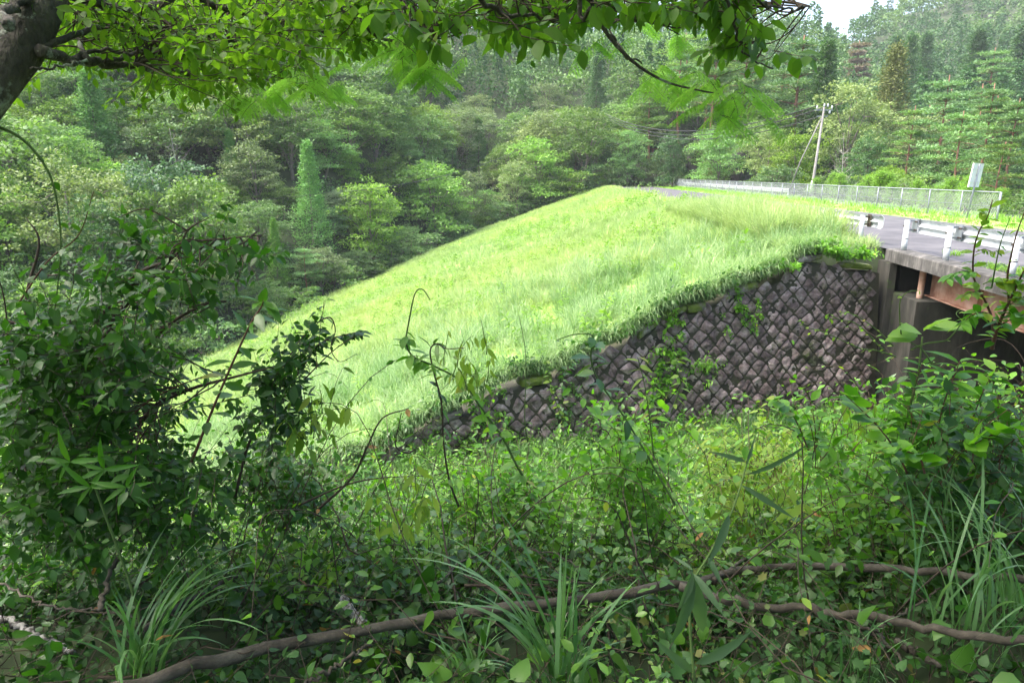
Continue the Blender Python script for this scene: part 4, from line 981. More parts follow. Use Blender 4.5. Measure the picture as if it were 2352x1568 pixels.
# plants on and over the wall
def plant(name, label, cat, bases, h, lean, K, ls, T, ml, ms, group=None, **kw):
    c = bases.mean(0); root = empty(name, tuple(c)); setp(root, label, cat, group)
    L_, S_ = MB(), MB(); sprigs(L_, S_, bases-c, h, lean, K, ls, T, **kw)
    o = L_.build('foliage', M[ml], root); o2 = S_.build('stem', M[ms], root); return root
def around(c, r, n, rz=None):
    a = rng.random(n)*6.283; q_ = np.sqrt(rng.random(n))*r
    return np.array(c)+np.stack([np.cos(a)*q_, np.sin(a)*q_, (rng.random(n)-.5)*(rz or 0)], -1)
def leanr(n, s_, bias=(0,0,0)): 
    v = rng.normal(scale=s_, size=(n, 3)); v[:, 2] *= .3; return v+np.array(bias)
wtl = [(.9, 'leafy vines tumbling over the wall top beside the bridge', .55, 42), (1.7, 'leafy shrub on the wall corner left of the bridge end', .5, 40), (2.9, 'low green weeds on the mossy crest of the stone wall', .22, 20)]
for s_, lab, hh_, n in wtl:
    c = wp(np.array(s_), np.array(float(wtop(s_))+.02), np.array(.02)); plant('leafy_shrub', lab, 'shrub', around(c, .42, n, .1), rng.uniform(.5, 1, n)*hh_, leanr(n, .5, (0,-.7,-.15)), 12, .11, T_OV, 'lf_lime', 'stem_green')
drape = [(3.9,.35,'small dark fern clump on the wall crest'),(5.2,.5,'leafy creeper hanging from the wall crest over pale stones'),(6.6,.5,'tangle of creeper hanging down the middle of the stone wall'),(8.2,.45,'dark leafy weeds over the sloping wall top'),(9.6,.4,'weeds above the large pale coping stones'),(11.2,.4,'dark weeds at the lower part of the wall crest'),(12.6,.35,'weeds over the left low end of the stone wall')]
for s_, hh_, lab in drape:
    n = int(rng.integers(30, 75)); ss_ = s_+rng.normal(scale=.5, size=n); z_ = wtop(np.clip(ss_, 0, 14))+rng.normal(scale=.08, size=n)+.05
    bs = wp(ss_, z_, np.full(n, -.05)); plant('wall_top_weeds', lab, 'weeds', bs, rng.uniform(.25, .6, n), leanr(n, .5, (-.05,-.5,-.1)), 10, .10, T_OV, 'lf_shrub' if rng.random() < .5 else 'lf_under', 'stem_green')
hang = [(4.2, 1.2, 26, .09, 'lf_lime', 'small creeper with lime leaves hanging down the upper wall'),
        (6.35, 2.1, 46, .12, 'lf_lime', 'large bright creeper hanging down the middle of the stone wall'),
        (8.9, 1.3, 24, .08, 'lf_under', 'thin creeper trailing across stones left of the large creeper'),
        (10.9, .9, 20, .09, 'lf_lime', 'short creeper trailing over the pale stones at the left')]
for s_, L0, n, ls, ml, lab in hang:
    ss_ = s_+rng.normal(scale=.28, size=n); z_ = wtop(ss_)-rng.random(n)*L0; bs = wp(ss_, z_, np.full(n, .06))
    plant('wall_creeper', lab, 'creeper', bs, rng.uniform(.3, .6, n), np.stack([rng.normal(scale=.3, size=n), np.full(n, -.35), np.full(n, -1.1)], -1), 12, ls, T_OV, ml, 'stem_green')
c = P(1590, 845, 16.6); n = 60
plant('fern_bush', 'bright fern like bush growing out of the stone wall', 'bush', around(c+[0,.1,-.25], .38, n, .5), rng.uniform(.3, .75, n), leanr(n, .6, (0,-.8,.1)), 16, .11, T_LAN, 'lf_lime', 'stem_green', wscale=1.3)
c = P(2030, 880, 17.2)

# ------------------------------------------------------------------ floor in front of the wall
mb = MB()
fl = lambda X, Y: (Y < YW(X)-.15) & (Y > 5.5) & (np.abs(X) < Y*.8) & (X < 9.2)
X, Y = scatter(9000, -14, 9, 5.5, 18, fl); k = vn(X*.9, Y*.9) > .35; X, Y = X[k], Y[k]
tufts(mb, X, Y, .2+.5*vn(X*.7, Y*.7), 14, .015, .13, (.3, 1.3), 6, tint=np.clip(vn(X*1.2, Y*1.2)*1.4-.2, 0, 1))
o = mb.build('gully_grass', M['gr_gully']); setp(o, 'arching green grass in the gully at the foot of the stone wall', 'grass', kind='stuff')
def sheet(n, x0, x1, y0, y1, test, hh_, K, ls, T, ml, name, label, lean=.5, stem=.003, mst='twig', droop=.2, **kw):
    X, Y = scatter(n, x0, x1, y0, y1, test); m = len(X); L_, S_ = MB(), MB()
    hs = hh_*(.5+rng.random(m)*.9)
    bs = np.stack([X, Y, H(X, Y)+kw.pop('lift', 0)], -1); z = rng.normal(scale=lean, size=(m, 3)); z[:, 2] *= .2
    sprigs(L_, S_, bs, hs, z, K, ls, T, stem=stem, tintb=np.clip(vn(X*1.3, Y*1.3)*1.1+rng.normal(scale=.15, size=m), 0, 1), droop=droop, **kw)
    o = L_.build(name, M[ml]); setp(o, label, 'undergrowth', kind='stuff'); o = S_.build(name+'_stems', M[mst]); setp(o, 'thin stems among the '+label, 'undergrowth', kind='stuff')
view = lambda X, Y: (np.abs(X) < Y*.80+.6)
cov = lambda a, b, f, s_: (lambda X, Y: view(X, Y) & (vn(X*f+s_, Y*f+s_*2) > a) & (vn(X*f+s_, Y*f+s_*2) < b))
# shady carpet near the camera
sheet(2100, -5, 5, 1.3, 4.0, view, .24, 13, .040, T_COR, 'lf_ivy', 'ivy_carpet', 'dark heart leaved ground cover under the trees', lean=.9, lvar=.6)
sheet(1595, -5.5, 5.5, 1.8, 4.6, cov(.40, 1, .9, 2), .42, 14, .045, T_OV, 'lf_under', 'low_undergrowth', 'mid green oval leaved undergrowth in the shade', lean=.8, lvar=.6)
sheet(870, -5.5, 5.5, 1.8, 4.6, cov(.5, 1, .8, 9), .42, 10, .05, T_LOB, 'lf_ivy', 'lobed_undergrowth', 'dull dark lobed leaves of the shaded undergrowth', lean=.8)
sheet(377, -5.5, 5.5, 1.6, 5, view, .3, 5, .10, T_COR, 'lf_under', 'broad_undergrowth', 'scattered broad heart shaped leaves in the shade', lean=.9)
sheet(130, -5.5, 6, 1.6, 8, view, .35, 3, .07, T_OV, 'lf_brown', 'dead_leaves', 'scattered orange brown dead leaves', lean=.9)
# lit thicket further off
mid = lambda X, Y: view(X, Y) & ~((X > -4.2) & (X < 2.2) & (Y > 6.6))
cvm = lambda a, f, s_: (lambda X, Y: mid(X, Y) & (vn(X*f+s_, Y*f+s_*2) > a))
sheet(5220, -8, 9, 3.1, 12, mid, .58, 17, .056, T_OV, 'lf_under', 'thicket', 'leafy green thicket falling away to the gully', lean=.7, lvar=.6)
sheet(2465, -7, 10, 3.4, 11.5, cvm(.45, .5, 5), .75, 15, .062, T_OV, 'lf_lime', 'lime_thicket', 'brighter lime green leaves topping the thicket', lean=.6, lvar=.6)
sheet(1015, -6, 9, 4.0, 11, cvm(.50, .6, 14), .8, 12, .075, T_COR, 'lf_lime', 'heart_leaf_vines', 'larger heart shaped leaves climbing through the thicket', lean=.7)
sheet(478, -6, 9, 3.6, 11, cvm(.5, .7, 21), .85, 15, .07, T_LAN, 'lf_yellow', 'yellow_vines', 'small yellowish leaves on vines over the thicket', lean=.8, wscale=1.2)
sheet(507, -6, 9, 4.4, 10, cvm(.45, .6, 31), .75, 12, .13, T_LAN, 'lf_under', 'long_leaved_weeds', 'long narrow leaves standing out of the thicket', lean=.5)
gl = lambda X, Y: fl(X, Y) & (Y > 7) & (vn(X*.9, Y*.9) < .50)
sheet(3770, -13, 9, 6.5, 18, gl, .38, 12, .085, T_OV, 'lf_under', 'gully_weeds', 'leafy weeds and ferns in the gully below the wall', lean=.8, lvar=.6)
sheet(1305, -13, 9, 6.5, 18, lambda X, Y: fl(X, Y) & (vn(X*.7+4, Y*.7) > .55), .5, 16, .09, T_LAN, 'lf_lime', 'gully_ferns', 'fresh green fine leaved weeds in the gully', lean=.7, wscale=1.2)
ft = lambda X, Y: (YW(X)-Y > .15) & (YW(X)-Y < 2.6) & (X < 9) & (vn(X*1.1+2, Y*.8) > .38)
sheet(1300, -6, 9, 11, 18.2, ft, .72, 15, .085, T_OV, 'lf_under', 'wall_foot_weeds', 'leafy weeds standing against the foot of the stone wall', lean=.45, lvar=.6)
sheet(650, -6, 9, 11, 18.2, lambda X, Y: ft(X, Y) & (vn(X*.8+8, Y) > .5), .7, 18, .09, T_LAN, 'lf_lime', 'wall_foot_ferns', 'fresh fine leaved weeds against the foot of the stone wall', lean=.5, wscale=1.3)
# bare twigs tangled over the ground
n = 900; X, Y = scatter(n, -5.5, 6.5, 1.6, 8.5, view); m = len(X); a = rng.random(m)*6.283; L_ = rng.uniform(.3, 1.2, m)
t = np.linspace(0, 1, 6); p0 = np.stack([X, Y, H(X, Y)+.02+rng.random(m)*.3], -1); dr = np.stack([np.cos(a), np.sin(a), rng.normal(scale=.25, size=m)], -1)*L_[:, None]
path = p0[:, None]+dr[:, None]*t[None, :, None]+rng.normal(scale=.025, size=(m, 6, 3)); mb = MB(); many_tubes(mb, path, rng.uniform(.003, .009, m), .002, 4)
o = mb.build('fallen_twigs', M['twig']); setp(o, 'tangle of thin dead twigs lying in the undergrowth', 'twigs', kind='stuff')

n = 300; X, Y = scatter(n, -6, 7, 2.6, 9, view); m = len(X); a = rng.random(m)*6.283; L_ = rng.uniform(.6, 1.7, m); hh_ = rng.uniform(.5, 1.15, m)
t = np.linspace(0, 1, 12); p0 = np.stack([X, Y, H(X, Y)+.2], -1)
path = p0[:, None]+np.stack([np.cos(a)[:, None]*L_[:, None]*t, np.sin(a)[:, None]*L_[:, None]*t, hh_[:, None]*np.sin(t*2.2)[None]], -1)+np.stack([np.sin(t*9+a[:, None])*.03, np.cos(t*8+a[:, None])*.03, np.sin(t*11+a[:, None])*.02], -1)
mb = MB(); many_tubes(mb, path, rng.uniform(.002, .0045, m), .001, 4); o = mb.build('arching_vines', M['twig']); setp(o, 'tangle of thin arching vine stems over the undergrowth', 'vines', kind='stuff')
mb = MB(); k = rng.random(m) < .7; q_ = path[k][:, 2::1].reshape(-1, 3); d_ = rdir(len(q_)); leaves(mb, T_OV, q_, d_*[1,1,.4]-[0,0,.3], np.array([0,0,1.])+rng.normal(scale=.4, size=q_.shape), .045*(.6+.8*rng.random(len(q_))))
o = mb.build('vine_leaves', M['lf_lime']); setp(o, 'small bright leaves along the thin arching vines', 'vines', kind='stuff')

# ------------------------------------------------------------------ things read off the photograph in the foreground
def z6(x, y): return ((1200+x/1.3067)*.5742, (1000+y/1.3067)*.5742)
def z5(x, y): return ((3300+x/2.85)*.5742, (800+y/2.85)*.5742)
def z4(x, y): return ((3000+x/2.146)*.5742, (1100+y/2.146)*.5742)
def z3(x, y): return ((2700+x/1.5208)*.5742, (1700+y/1.5208)*.5742)
def onground(px, py, lift=0., y0=.8, y1=16):
    ys_ = np.linspace(y0, y1, 600); d = ray(px, py); q_ = d[None]*(ys_/d[1])[:, None]
    k = np.where(q_[:, 2] < H(q_[:, 0], ys_)+lift)[0]; return q_[k[0]] if len(k) else q_[-1]
def pth(pix, Y):
    Y = np.broadcast_to(Y, (len(pix),)) if np.ndim(Y) == 0 else np.interp(np.linspace(0, 1, len(pix)), np.linspace(0, 1, len(Y)), Y)
    return np.array([P(a, b, c) for (a, b), c in zip(pix, Y)])
def inpoly(poly, n):
    poly = np.array(poly, float); out = []
    while len(out) < n:
        x, y = rng.uniform(poly[:, 0].min(), poly[:, 0].max()), rng.uniform(poly[:, 1].min(), poly[:, 1].max()); c = False; j = len(poly)-1
        for i in range(len(poly)):
            if (poly[i, 1] > y) != (poly[j, 1] > y) and x < (poly[j, 0]-poly[i, 0])*(y-poly[i, 1])/(poly[j, 1]-poly[i, 1])+poly[i, 0]: c = not c
            j = i
        if c: out.append((x, y))
    return out
def along(mbL, path, n, ls, T, t0=0., t1=1., droop=.25, wscale=1, out=.6, tint=None):
    """alternate leaves along a stem"""
    t = np.linspace(t0, t1, n)*(len(path)-1); i = np.minimum(t.astype(int), len(path)-2); f = (t-i)[:, None]
    p = path[i]*(1-f)+path[i+1]*f; ax = unit(path[i+1]-path[i]); a = unit(np.cross(ax, np.array([.1, .2, 1.])+rng.normal(scale=.3, size=(n, 3))))
    sg = np.where(np.arange(n) % 2 == 0, 1, -1)[:, None]
    d = a*sg*out+ax*.45+rng.normal(scale=.22, size=(n, 3))-np.array([0,0,1.])*droop
    leaves(mbL, T, p, d, np.array([0,0,1.])+rng.normal(scale=.35, size=(n, 3)), ls*(.7+.5*rng.random(n)), tint, wscale)
def vine(name, label, cat, pix, Y, r, mat, nl=0, ls=.05, T=T_OV, ml='lf_under', n=40, extra=None, **kw):
    p = spline(pth(pix, Y) if pix is not None else extra, n); c = p[0].copy(); root = empty(name, tuple(c)); setp(root, label, cat)
    mb = MB(); tube(mb, p-c, [r, r*.35], 6); mb.build('stem', M[mat], root)
    if nl:
        mb = MB(); along(mb, p-c, nl, ls, T, **kw); mb.build('foliage', M[ml], root)
    return root, p

# --- trees overhead: trunk at the upper left with spreading branches
def canopy_tree(name, label, trunk, tr, branches, twigs, mt, ml, T, ls, K, shade=None, droop=.35, tl=.32, wscale=1.0, mshade=None):
    c = np.array(trunk[0], float); root = empty(name, tuple(c)); setp(root, label, 'tree')
    tp_ = spline(trunk, 26); mb = MB(); tube(mb, tp_-c, tr, 14, bump=.05); mb.build('trunk', M[mt], root)
    samp = [tp_[8:]]
    for (bp_, r0, r1) in branches:
        p = spline(bp_, 26); p[1:-1] += rng.normal(scale=.006, size=p[1:-1].shape); samp.append(p); mb = MB(); tube(mb, p-c, [r0, r1], 8); mb.build('branch', M[mt], root)
    samp = np.concatenate(samp)
    L_, S_ = MB(), MB()
    def addt(tw, ls, K, S_ok=True, tl=tl):
        tw = np.array(tw); m = len(tw)
        dd = ((tw[:, None]-samp[None])**2).sum(-1); near = samp[dd.argmin(1)]
        out = unit((tw-near)*np.array([1, 1, .35])+rng.normal(scale=.12, size=(m, 3))*[1,1,.4])
        far_ = np.sqrt(dd.min(1)) 
        if S_ok:
            k = (far_ > .05) & (far_ < .42); mid_ = (near[k]+tw[k])/2+rng.normal(scale=.05, size=(k.sum(), 3))+[0,0,.04]
            t = np.linspace(0, 1, 7)[None, :, None]; q_ = near[k][:, None]*(1-t)**2+2*mid_[:, None]*t*(1-t)+tw[k][:, None]*t**2
            many_tubes(S_, q_-c, .004, .002, 4)
        sprigs(L_, S_ if S_ok else None, tw-c, tl*(.6+.7*rng.random(m)), rng.normal(scale=.3, size=(m, 3)), K, ls, T, droop=droop, t0=.05, stem=.0025, up=out[:, None], arch=.4, wscale=wscale)
    addt(twigs, ls, K)
    if S_: S_.build('twigs', M['twig'], root)
    L_.build('foliage', M[ml], root)
    if shade is not None:
        L_, S_ = MB(), MB(); sh = np.array(shade); m = len(sh)
        sprigs(L_, None, sh-c, .7*np.ones(m), rng.normal(scale=.5, size=(m, 3)), 12, .15, T_OV, droop=.2, t0=0, up=unit(rng.normal(size=(m, 3))*[1,1,.3])[:, None])
        L_.build('crown', M[mshade or ml], root)
    return root
def shade_pts(n, x0, x1, y0, y1, zt):
    out = []
    while len(out) < n:
        X, Y, z = rng.uniform(x0, x1), rng.uniform(y0, y1), rng.uniform(.9, zt)
        if z > .42*max(Y, 0)+.75+.12*abs(X)*0: out.append((X, Y, z))
    return out
polyA = [(40,0),(45,60),(100,105),(60,180),(110,190),(170,165),(180,130),(260,150),(330,165),(400,225),(470,238),(560,205),(600,215),(640,150),(700,130),(760,110),(830,90),(880,60),(900,0)]
tw = [P(x, y*.93-rng.uniform(0, 25), rng.uniform(2.9, 4.6)) for x, y in inpoly(polyA, 430)]
tw += [P(x, y, rng.uniform(3.2, 5.2)) for x, y in inpoly([(30,-90),(60,90),(500,150),(900,40),(900,-90)], 200)]
tw += [P(x, y, rng.uniform(2.6, 3.4)) for x, y in inpoly([(-150,-90),(-100,60),(60,60),(60,-90)], 20)]
B = [(pth([(89,116),(171,140),(236,147),(342,154),(444,174),(581,191)], [2.75, 3.7]), .024, .006),
     (pth([(105,40),(160,-8),(212,0),(280,20),(342,17),(403,-4),(470,-30)], [2.85, 3.6]), .034, .012),
     (pth([(400,-20),(455,0),(513,22),(598,38),(666,44),(735,72),(800,80)], [3.3, 3.9]), .018, .005),
     (pth([(598,38),(683,22),(803,17),(900,30)], [3.6, 4.2]), .010, .004),
     (pth([(20,60),(0,30),(50,7),(90,-30)], [2.5, 2.9]), .02, .014),
     (pth([(205,142),(185,110),(182,62),(200,10)], [2.95, 3.3]), .012, .006),
     (pth([(240,145),(290,128),(345,122),(405,137),(460,140)], [3.0, 3.5]), .011, .004),
     (pth([(160,138),(200,118),(260,118),(330,112),(400,106)], [2.9, 3.4]), .010, .004),
     (pth([(310,150),(345,128),(360,125),(400,145),(460,150),(560,160)], [3.1, 3.6]), .008, .003),
     (pth([(70,158),(120,156),(170,147),(200,142)], [2.7, 2.9]), .004, .006),
     (pth([(100,110),(240,60),(380,70),(520,90),(640,110)], [2.8, 4.2]), .014, .004)]
tk = [np.array([-3.1, 2.2, float(H(-3.1, 2.2))-.1]), P(-230, 620, 2.4), P(-110, 330, 2.6), P(-25, 200, 2.7), P(52, 100, 2.8), P(99, 0, 2.9), P(130, -80, 3.0), np.array([-1.2, 3.0, 2.4]), np.array([-.9, 2.6, 4.0])]
canopy_tree('broadleaf_tree', 'leaning tree trunk with pale lichen at the upper left and dark branches spreading overhead', tk, [.12, .092, .086, .084, .082, .07, .05, .03], B, tw, 'bark', 'lf_canopy', T_OV, .046, 15, shade_pts(1400, -8.5, 1.5, -4.0, 4.8, 4.4))
# second tree: large oval leaves hanging in from the top
polyB = [(880,0),(900,60),(960,110),(1000,90),(1010,110),(1110,60),(1160,100),(1210,130),(1240,140),(1290,110),(1330,100),(1400,60),(1440,60),(1500,30),(1550,60),(1600,90),(1640,110),(1650,60),(1700,90),(1690,130),(1780,150),(1770,190),(1740,150),(1720,60),(1760,10),(1870,0)]
tw = [P(x, y*.9-22, rng.uniform(2.7, 3.7)) for x, y in inpoly(polyB, 165)]+[P(x, y, rng.uniform(2.7, 4.0)) for x, y in inpoly([(880,-120),(900,10),(1400,20),(1760,10),(1800,-120)], 70)]
B = [(pth([(1060,-60),(1105,0),(1163,34),(1231,38),(1300,60)], [2.6, 3.1]), .013, .004), (pth([(1340,-50),(1364,24),(1402,82),(1436,126),(1474,147)], [2.7, 3.1]), .010, .003),
     (pth([(1360,-40),(1400,10),(1453,44),(1530,60)], [2.8, 3.3]), .008, .003), (pth([(1650,-60),(1684,47),(1696,108),(1712,127),(1775,158)], [2.7, 3.0]), .007, .003),
     (pth([(1700,-80),(1740,0),(1800,20),(1860,15)], [2.7, 3.2]), .007, .003), (pth([(900,-80),(930,20),(960,60),(990,90)], [2.8, 3.2]), .007, .003)]
tr_ = [np.array([5.4, -.8, float(H(5.4, -.8))-.1]), np.array([5.1, -.4, .5]), np.array([4.2, .4, 2.2]), np.array([2.6, 1.2, 3.0]), np.array([1.2, 2.0, 2.4])]
canopy_tree('broadleaf_tree', 'large oval leaves of a second tree hanging down from the top edge, right of centre', tr_, [.16, .13, .09, .05, .02], B, tw, 'bark', 'lf_canopy2', T_OV, .062, 9, shade_pts(1100, -1, 8, -4.0, 3.6, 4.2), droop=.75, tl=.22, wscale=1.15)
# silk tree: feathery fronds
def frond(mb, mbS, p0, d, L, n=7):
    d = unit(d); t = np.linspace(0, 1, 8)[:, None]; path = p0+d*L*t+np.array([0,0,-1.])*L*.35*t**2
    tube(mbS, path, [.0016, .0008], 3)
    side = unit(np.cross(d, [0,0,1.])); 
    for k in range(n):
        f = .2+.8*k/(n-1); pb = p0+d*L*f+np.array([0,0,-1.])*L*.35*f**2
        for s_ in (-1, 1):
            dd = unit(side*s_+d*.55+np.array([0,0,-.35])); l2 = L*.42*(1-.4*abs(f-.5)); m = 9; tt = np.linspace(.08, 1, m)[:, None]; q_ = pb+dd*l2*tt+np.array([0,0,-.3])*l2*tt**2
            nn = np.cross(dd, d*1.0); nn = unit(nn*np.sign(nn[2]+1e-6)); s2_ = unit(np.cross(dd, nn))
            for s3 in (-1, 1): leaves(mb, T_DIA, q_, np.repeat((s2_*s3+dd*.35)[None], m, 0), nn+rng.normal(scale=.1, size=(m, 3)), .0165, .3+.4*rng.random(), .5)
FR = [((640,150),8,3.9),((700,165),10,3.9),((590,215),7,3.7),((745,195),9,3.8),((680,115),6,4.0),((470,210),5,3.8),((930,95),12,3.2),((965,125),14,3.1),((1010,150),12,3.1),((880,85),10,3.3),((690,190),12,3.2),((600,225),10,3.1),((1480,170),7,3.3),((1530,175),6,3.3),((1590,180),6,3.2),((1640,195),7,3.1),((1685,225),9,3.0),((1700,200),4,3.0),((1700,262),4,3.0),((1560,90),6,3.6),((1480,60),6,3.6),((1380,110),5,3.7)]
sroot = empty('silk_tree', (.4, -3.2, float(H(.4, -3.2)))); setp(sroot, 'bright green feathery fronds of a silk tree hanging below the dark leaves', 'tree')
c = np.array(sroot.location); mb = MB(); tkp = spline([c-[0,0,.1], np.array([.2, -2.4, .6]), np.array([.0, -1.0, 2.6]), np.array([.1, .8, 3.2])], 20); tube(mb, tkp-c, [.12, .10, .06, .04], 10); mb.build('trunk', M['bark'], sroot)
br = [spline(np.vstack([tkp[-1], pth([(760,-200),(838,56),(917,99),(985,133),(1010,150)], [3.0, 3.6])]), 22), spline(np.vstack([tkp[-1], pth([(1330,-150),(1364,24),(1436,126),(1522,185),(1607,208),(1650,215)], [2.7, 3.05])]), 24),
      spline(np.vstack([tkp[-1], pth([(560,-200),(640,30),(690,100),(665,150),(600,195)], [3.4, 3.8])]), 22), spline(pth([(673,128),(700,170),(745,190)], [3.85, 3.8]), 8), spline(pth([(1440,128),(1400,60),(1480,40),(1560,80)], [3.0, 3.5]), 12)]
for b_ in br: mb = MB(); tube(mb, b_-c, [.011 if len(b_) > 12 else .004, .0025], 6); mb.build('branch', M['bark'], sroot)
mL, mS = MB(), MB()
for (px, py), n, Yd in FR:
    for k in range(max(4, int(n*.8))):
        p = P(px+rng.normal(scale=30), py+rng.normal(scale=15)-8, Yd+rng.normal(scale=.12)); a = rng.uniform(0, 6.283); frond(mL, mS, p-c, np.array([math.cos(a), math.sin(a)*.7, -.15-.3*rng.random()]), rng.uniform(.09, .14))
mL.build('foliage', M['lf_mimosa'], sroot); mS.build('twigs', M['stem_green'], sroot)

# --- big dark shrub on the left
root = empty('dark_shrub', (-2.6, 3.0, float(H(-2.6, 3.0)))); setp(root, 'big dark leafy shrub filling the left side with an arching branch to the right', 'shrub'); c = np.array(root.location)
limbs = [pth([(140,1150),(230,800),(290,700),(380,610),(410,560),(500,550),(600,540)], [3.2, 3.0]), pth([(120,1150),(180,880),(210,770),(300,640),(400,590),(430,530),(480,500)], [3.3, 3.1]), pth([(60,1150),(80,900),(60,700),(90,560),(60,500)], [3.3, 3.3]),
         pth([(200,1150),(330,960),(420,900),(560,860),(640,840)], [3.2, 2.9]), pth([(150,1100),(260,900),(370,760),(470,700),(520,690)], [3.3, 3.1]), pth([(30,1100),(20,800),(0,650),(-60,560)], [3.0, 3.0]), pth([(430,530),(380,500),(330,480),(270,500)], [3.1, 3.1])]
samp = []
for li, l_ in enumerate(limbs):
    l_ = spline(l_, 24); samp.append(l_); mb = MB(); tube(mb, l_-c, [.016 if li < 5 else .005, .002], 7); mb.build('branch', M['twig'], root)
samp = np.concatenate(samp)
poly1 = [(0,720),(110,700),(230,620),(280,560),(330,520),(430,550),(560,530),(620,575),(560,600),(440,620),(500,700),(400,740),(440,800),(380,850),(430,920),(330,1000),(560,1020),(600,1130),(0,1190)]
pw = inpoly(poly1, 420)+inpoly([(0,740),(230,700),(300,760),(330,1000),(460,1130),(420,1250),(0,1250)], 420)
tw = np.array([P(x, y+15, rng.uniform(2.5, 3.9)) for x, y in pw]); dd = ((tw[:, None]-samp[None])**2).sum(-1); near = samp[dd.argmin(1)]
mL, mS = MB(), MB(); t = np.linspace(0, 1, 5)[None, :, None]; k = dd.min(1) < .12
many_tubes(mS, (near[k][:, None]*(1-t)+tw[k][:, None]*t)+rng.normal(scale=.008, size=(k.sum(), 5, 3))-c, .005, .0025, 3)
sprigs(mL, mS, tw-c, .22*(.6+.8*rng.random(len(tw))), rng.normal(scale=.4, size=(len(tw), 3)), 14, .052, T_OV, droop=.15, t0=.05, stem=.0022, up=unit((tw-near)*[1,1,.5]+rng.normal(scale=.15, size=tw.shape)+[.1,0,.12])[:, None])
mL.build('foliage', M['lf_shrub'], root); mS.build('twigs', M['twig'], root)

vine('vine', 'thin bare vine curving down from the left edge over the forest', 'vine', [(-20,285),(40,312),(85,355),(120,417),(137,512),(138,600),(120,760)], 2.7, .006, 'stem_green', 7, .05, T_OV, 'lf_under')
vine('vine', 'slender leafy shoot rising between the dark shrub leaves at the left', 'vine', [(40,700),(110,600),(180,540),(215,440)], [2.8, 2.6], .004, 'stem_red', 8, .06, T_OV, 'lf_under', t0=.3)
vine('climbing_plant', 'leaning reddish stem with large pointed alternate leaves against the grass bank', 'plant', [(440,1060),(470,985),(505,900),(540,820),(575,745),(600,705),(605,690)], [2.6, 2.4], .006, 'stem_red', 24, .10, T_OV, 'lf_under', wscale=.8, droop=.35, t0=.2)
vine('climbing_plant', 'leafy shoot with small pointed leaves crossing the foot of the leaning stem', 'plant', [(260,1000),(330,930),(400,890),(480,860),(530,845)], [3.0, 2.7], .005, 'stem_red', 44, .05, T_LAN, 'lf_under', wscale=1.2)
vine('climbing_plant', 'thin shoot with narrow leaves in front of the lower left bank', 'plant', [(300,1040),(360,960),(430,940),(500,925),(580,905)], [2.9, 2.8], .004, 'twig', 30, .06, T_LAN, 'lf_under', wscale=1.3)
# vine covered arching stem
root, p = vine('vine_tangle', 'arching stem smothered in dark vine leaves left of the centre', 'vine', [(540,1140),(575,1010),(640,920),(690,850),(735,790),(790,770),(830,762)], [3.2, 3.0], .008, 'twig', 90, .05, T_OV, 'lf_shrub', droop=.4, t0=.1)
c = p[0]; q_ = inpoly([(560,1000),(600,880),(650,830),(700,800),(745,790),(730,850),(700,900),(720,980),(640,1060)], 75); mL, mS = MB(), MB()
sprigs(mL, mS, np.array([P(x, y, rng.uniform(2.9, 3.3)) for x, y in q_])-c, .16, rng.normal(scale=.5, size=(75, 3)), 9, .052, T_OV, droop=.5, t0=.1, stem=.002)
mL.build('foliage', M['lf_shrub'], root); mS.build('twigs', M['twig'], root)
for pix, lab in [([(640,900),(660,830),(690,780),(735,735),(745,690)], 'bare tendril standing up left of the vine covered stem'), ([(700,870),(760,810),(810,775),(830,770)], 'curled tendril at the tip of the vine covered stem'), ([(735,735),(760,730),(770,760),(760,800),(780,830),(815,815)], 'looping tendril above the vine covered stem')]:
    vine('tendril', lab, 'tendril', pix, [3.0, 2.95], .0035, 'twig', 8, .035, T_OV, 'lf_shrub')
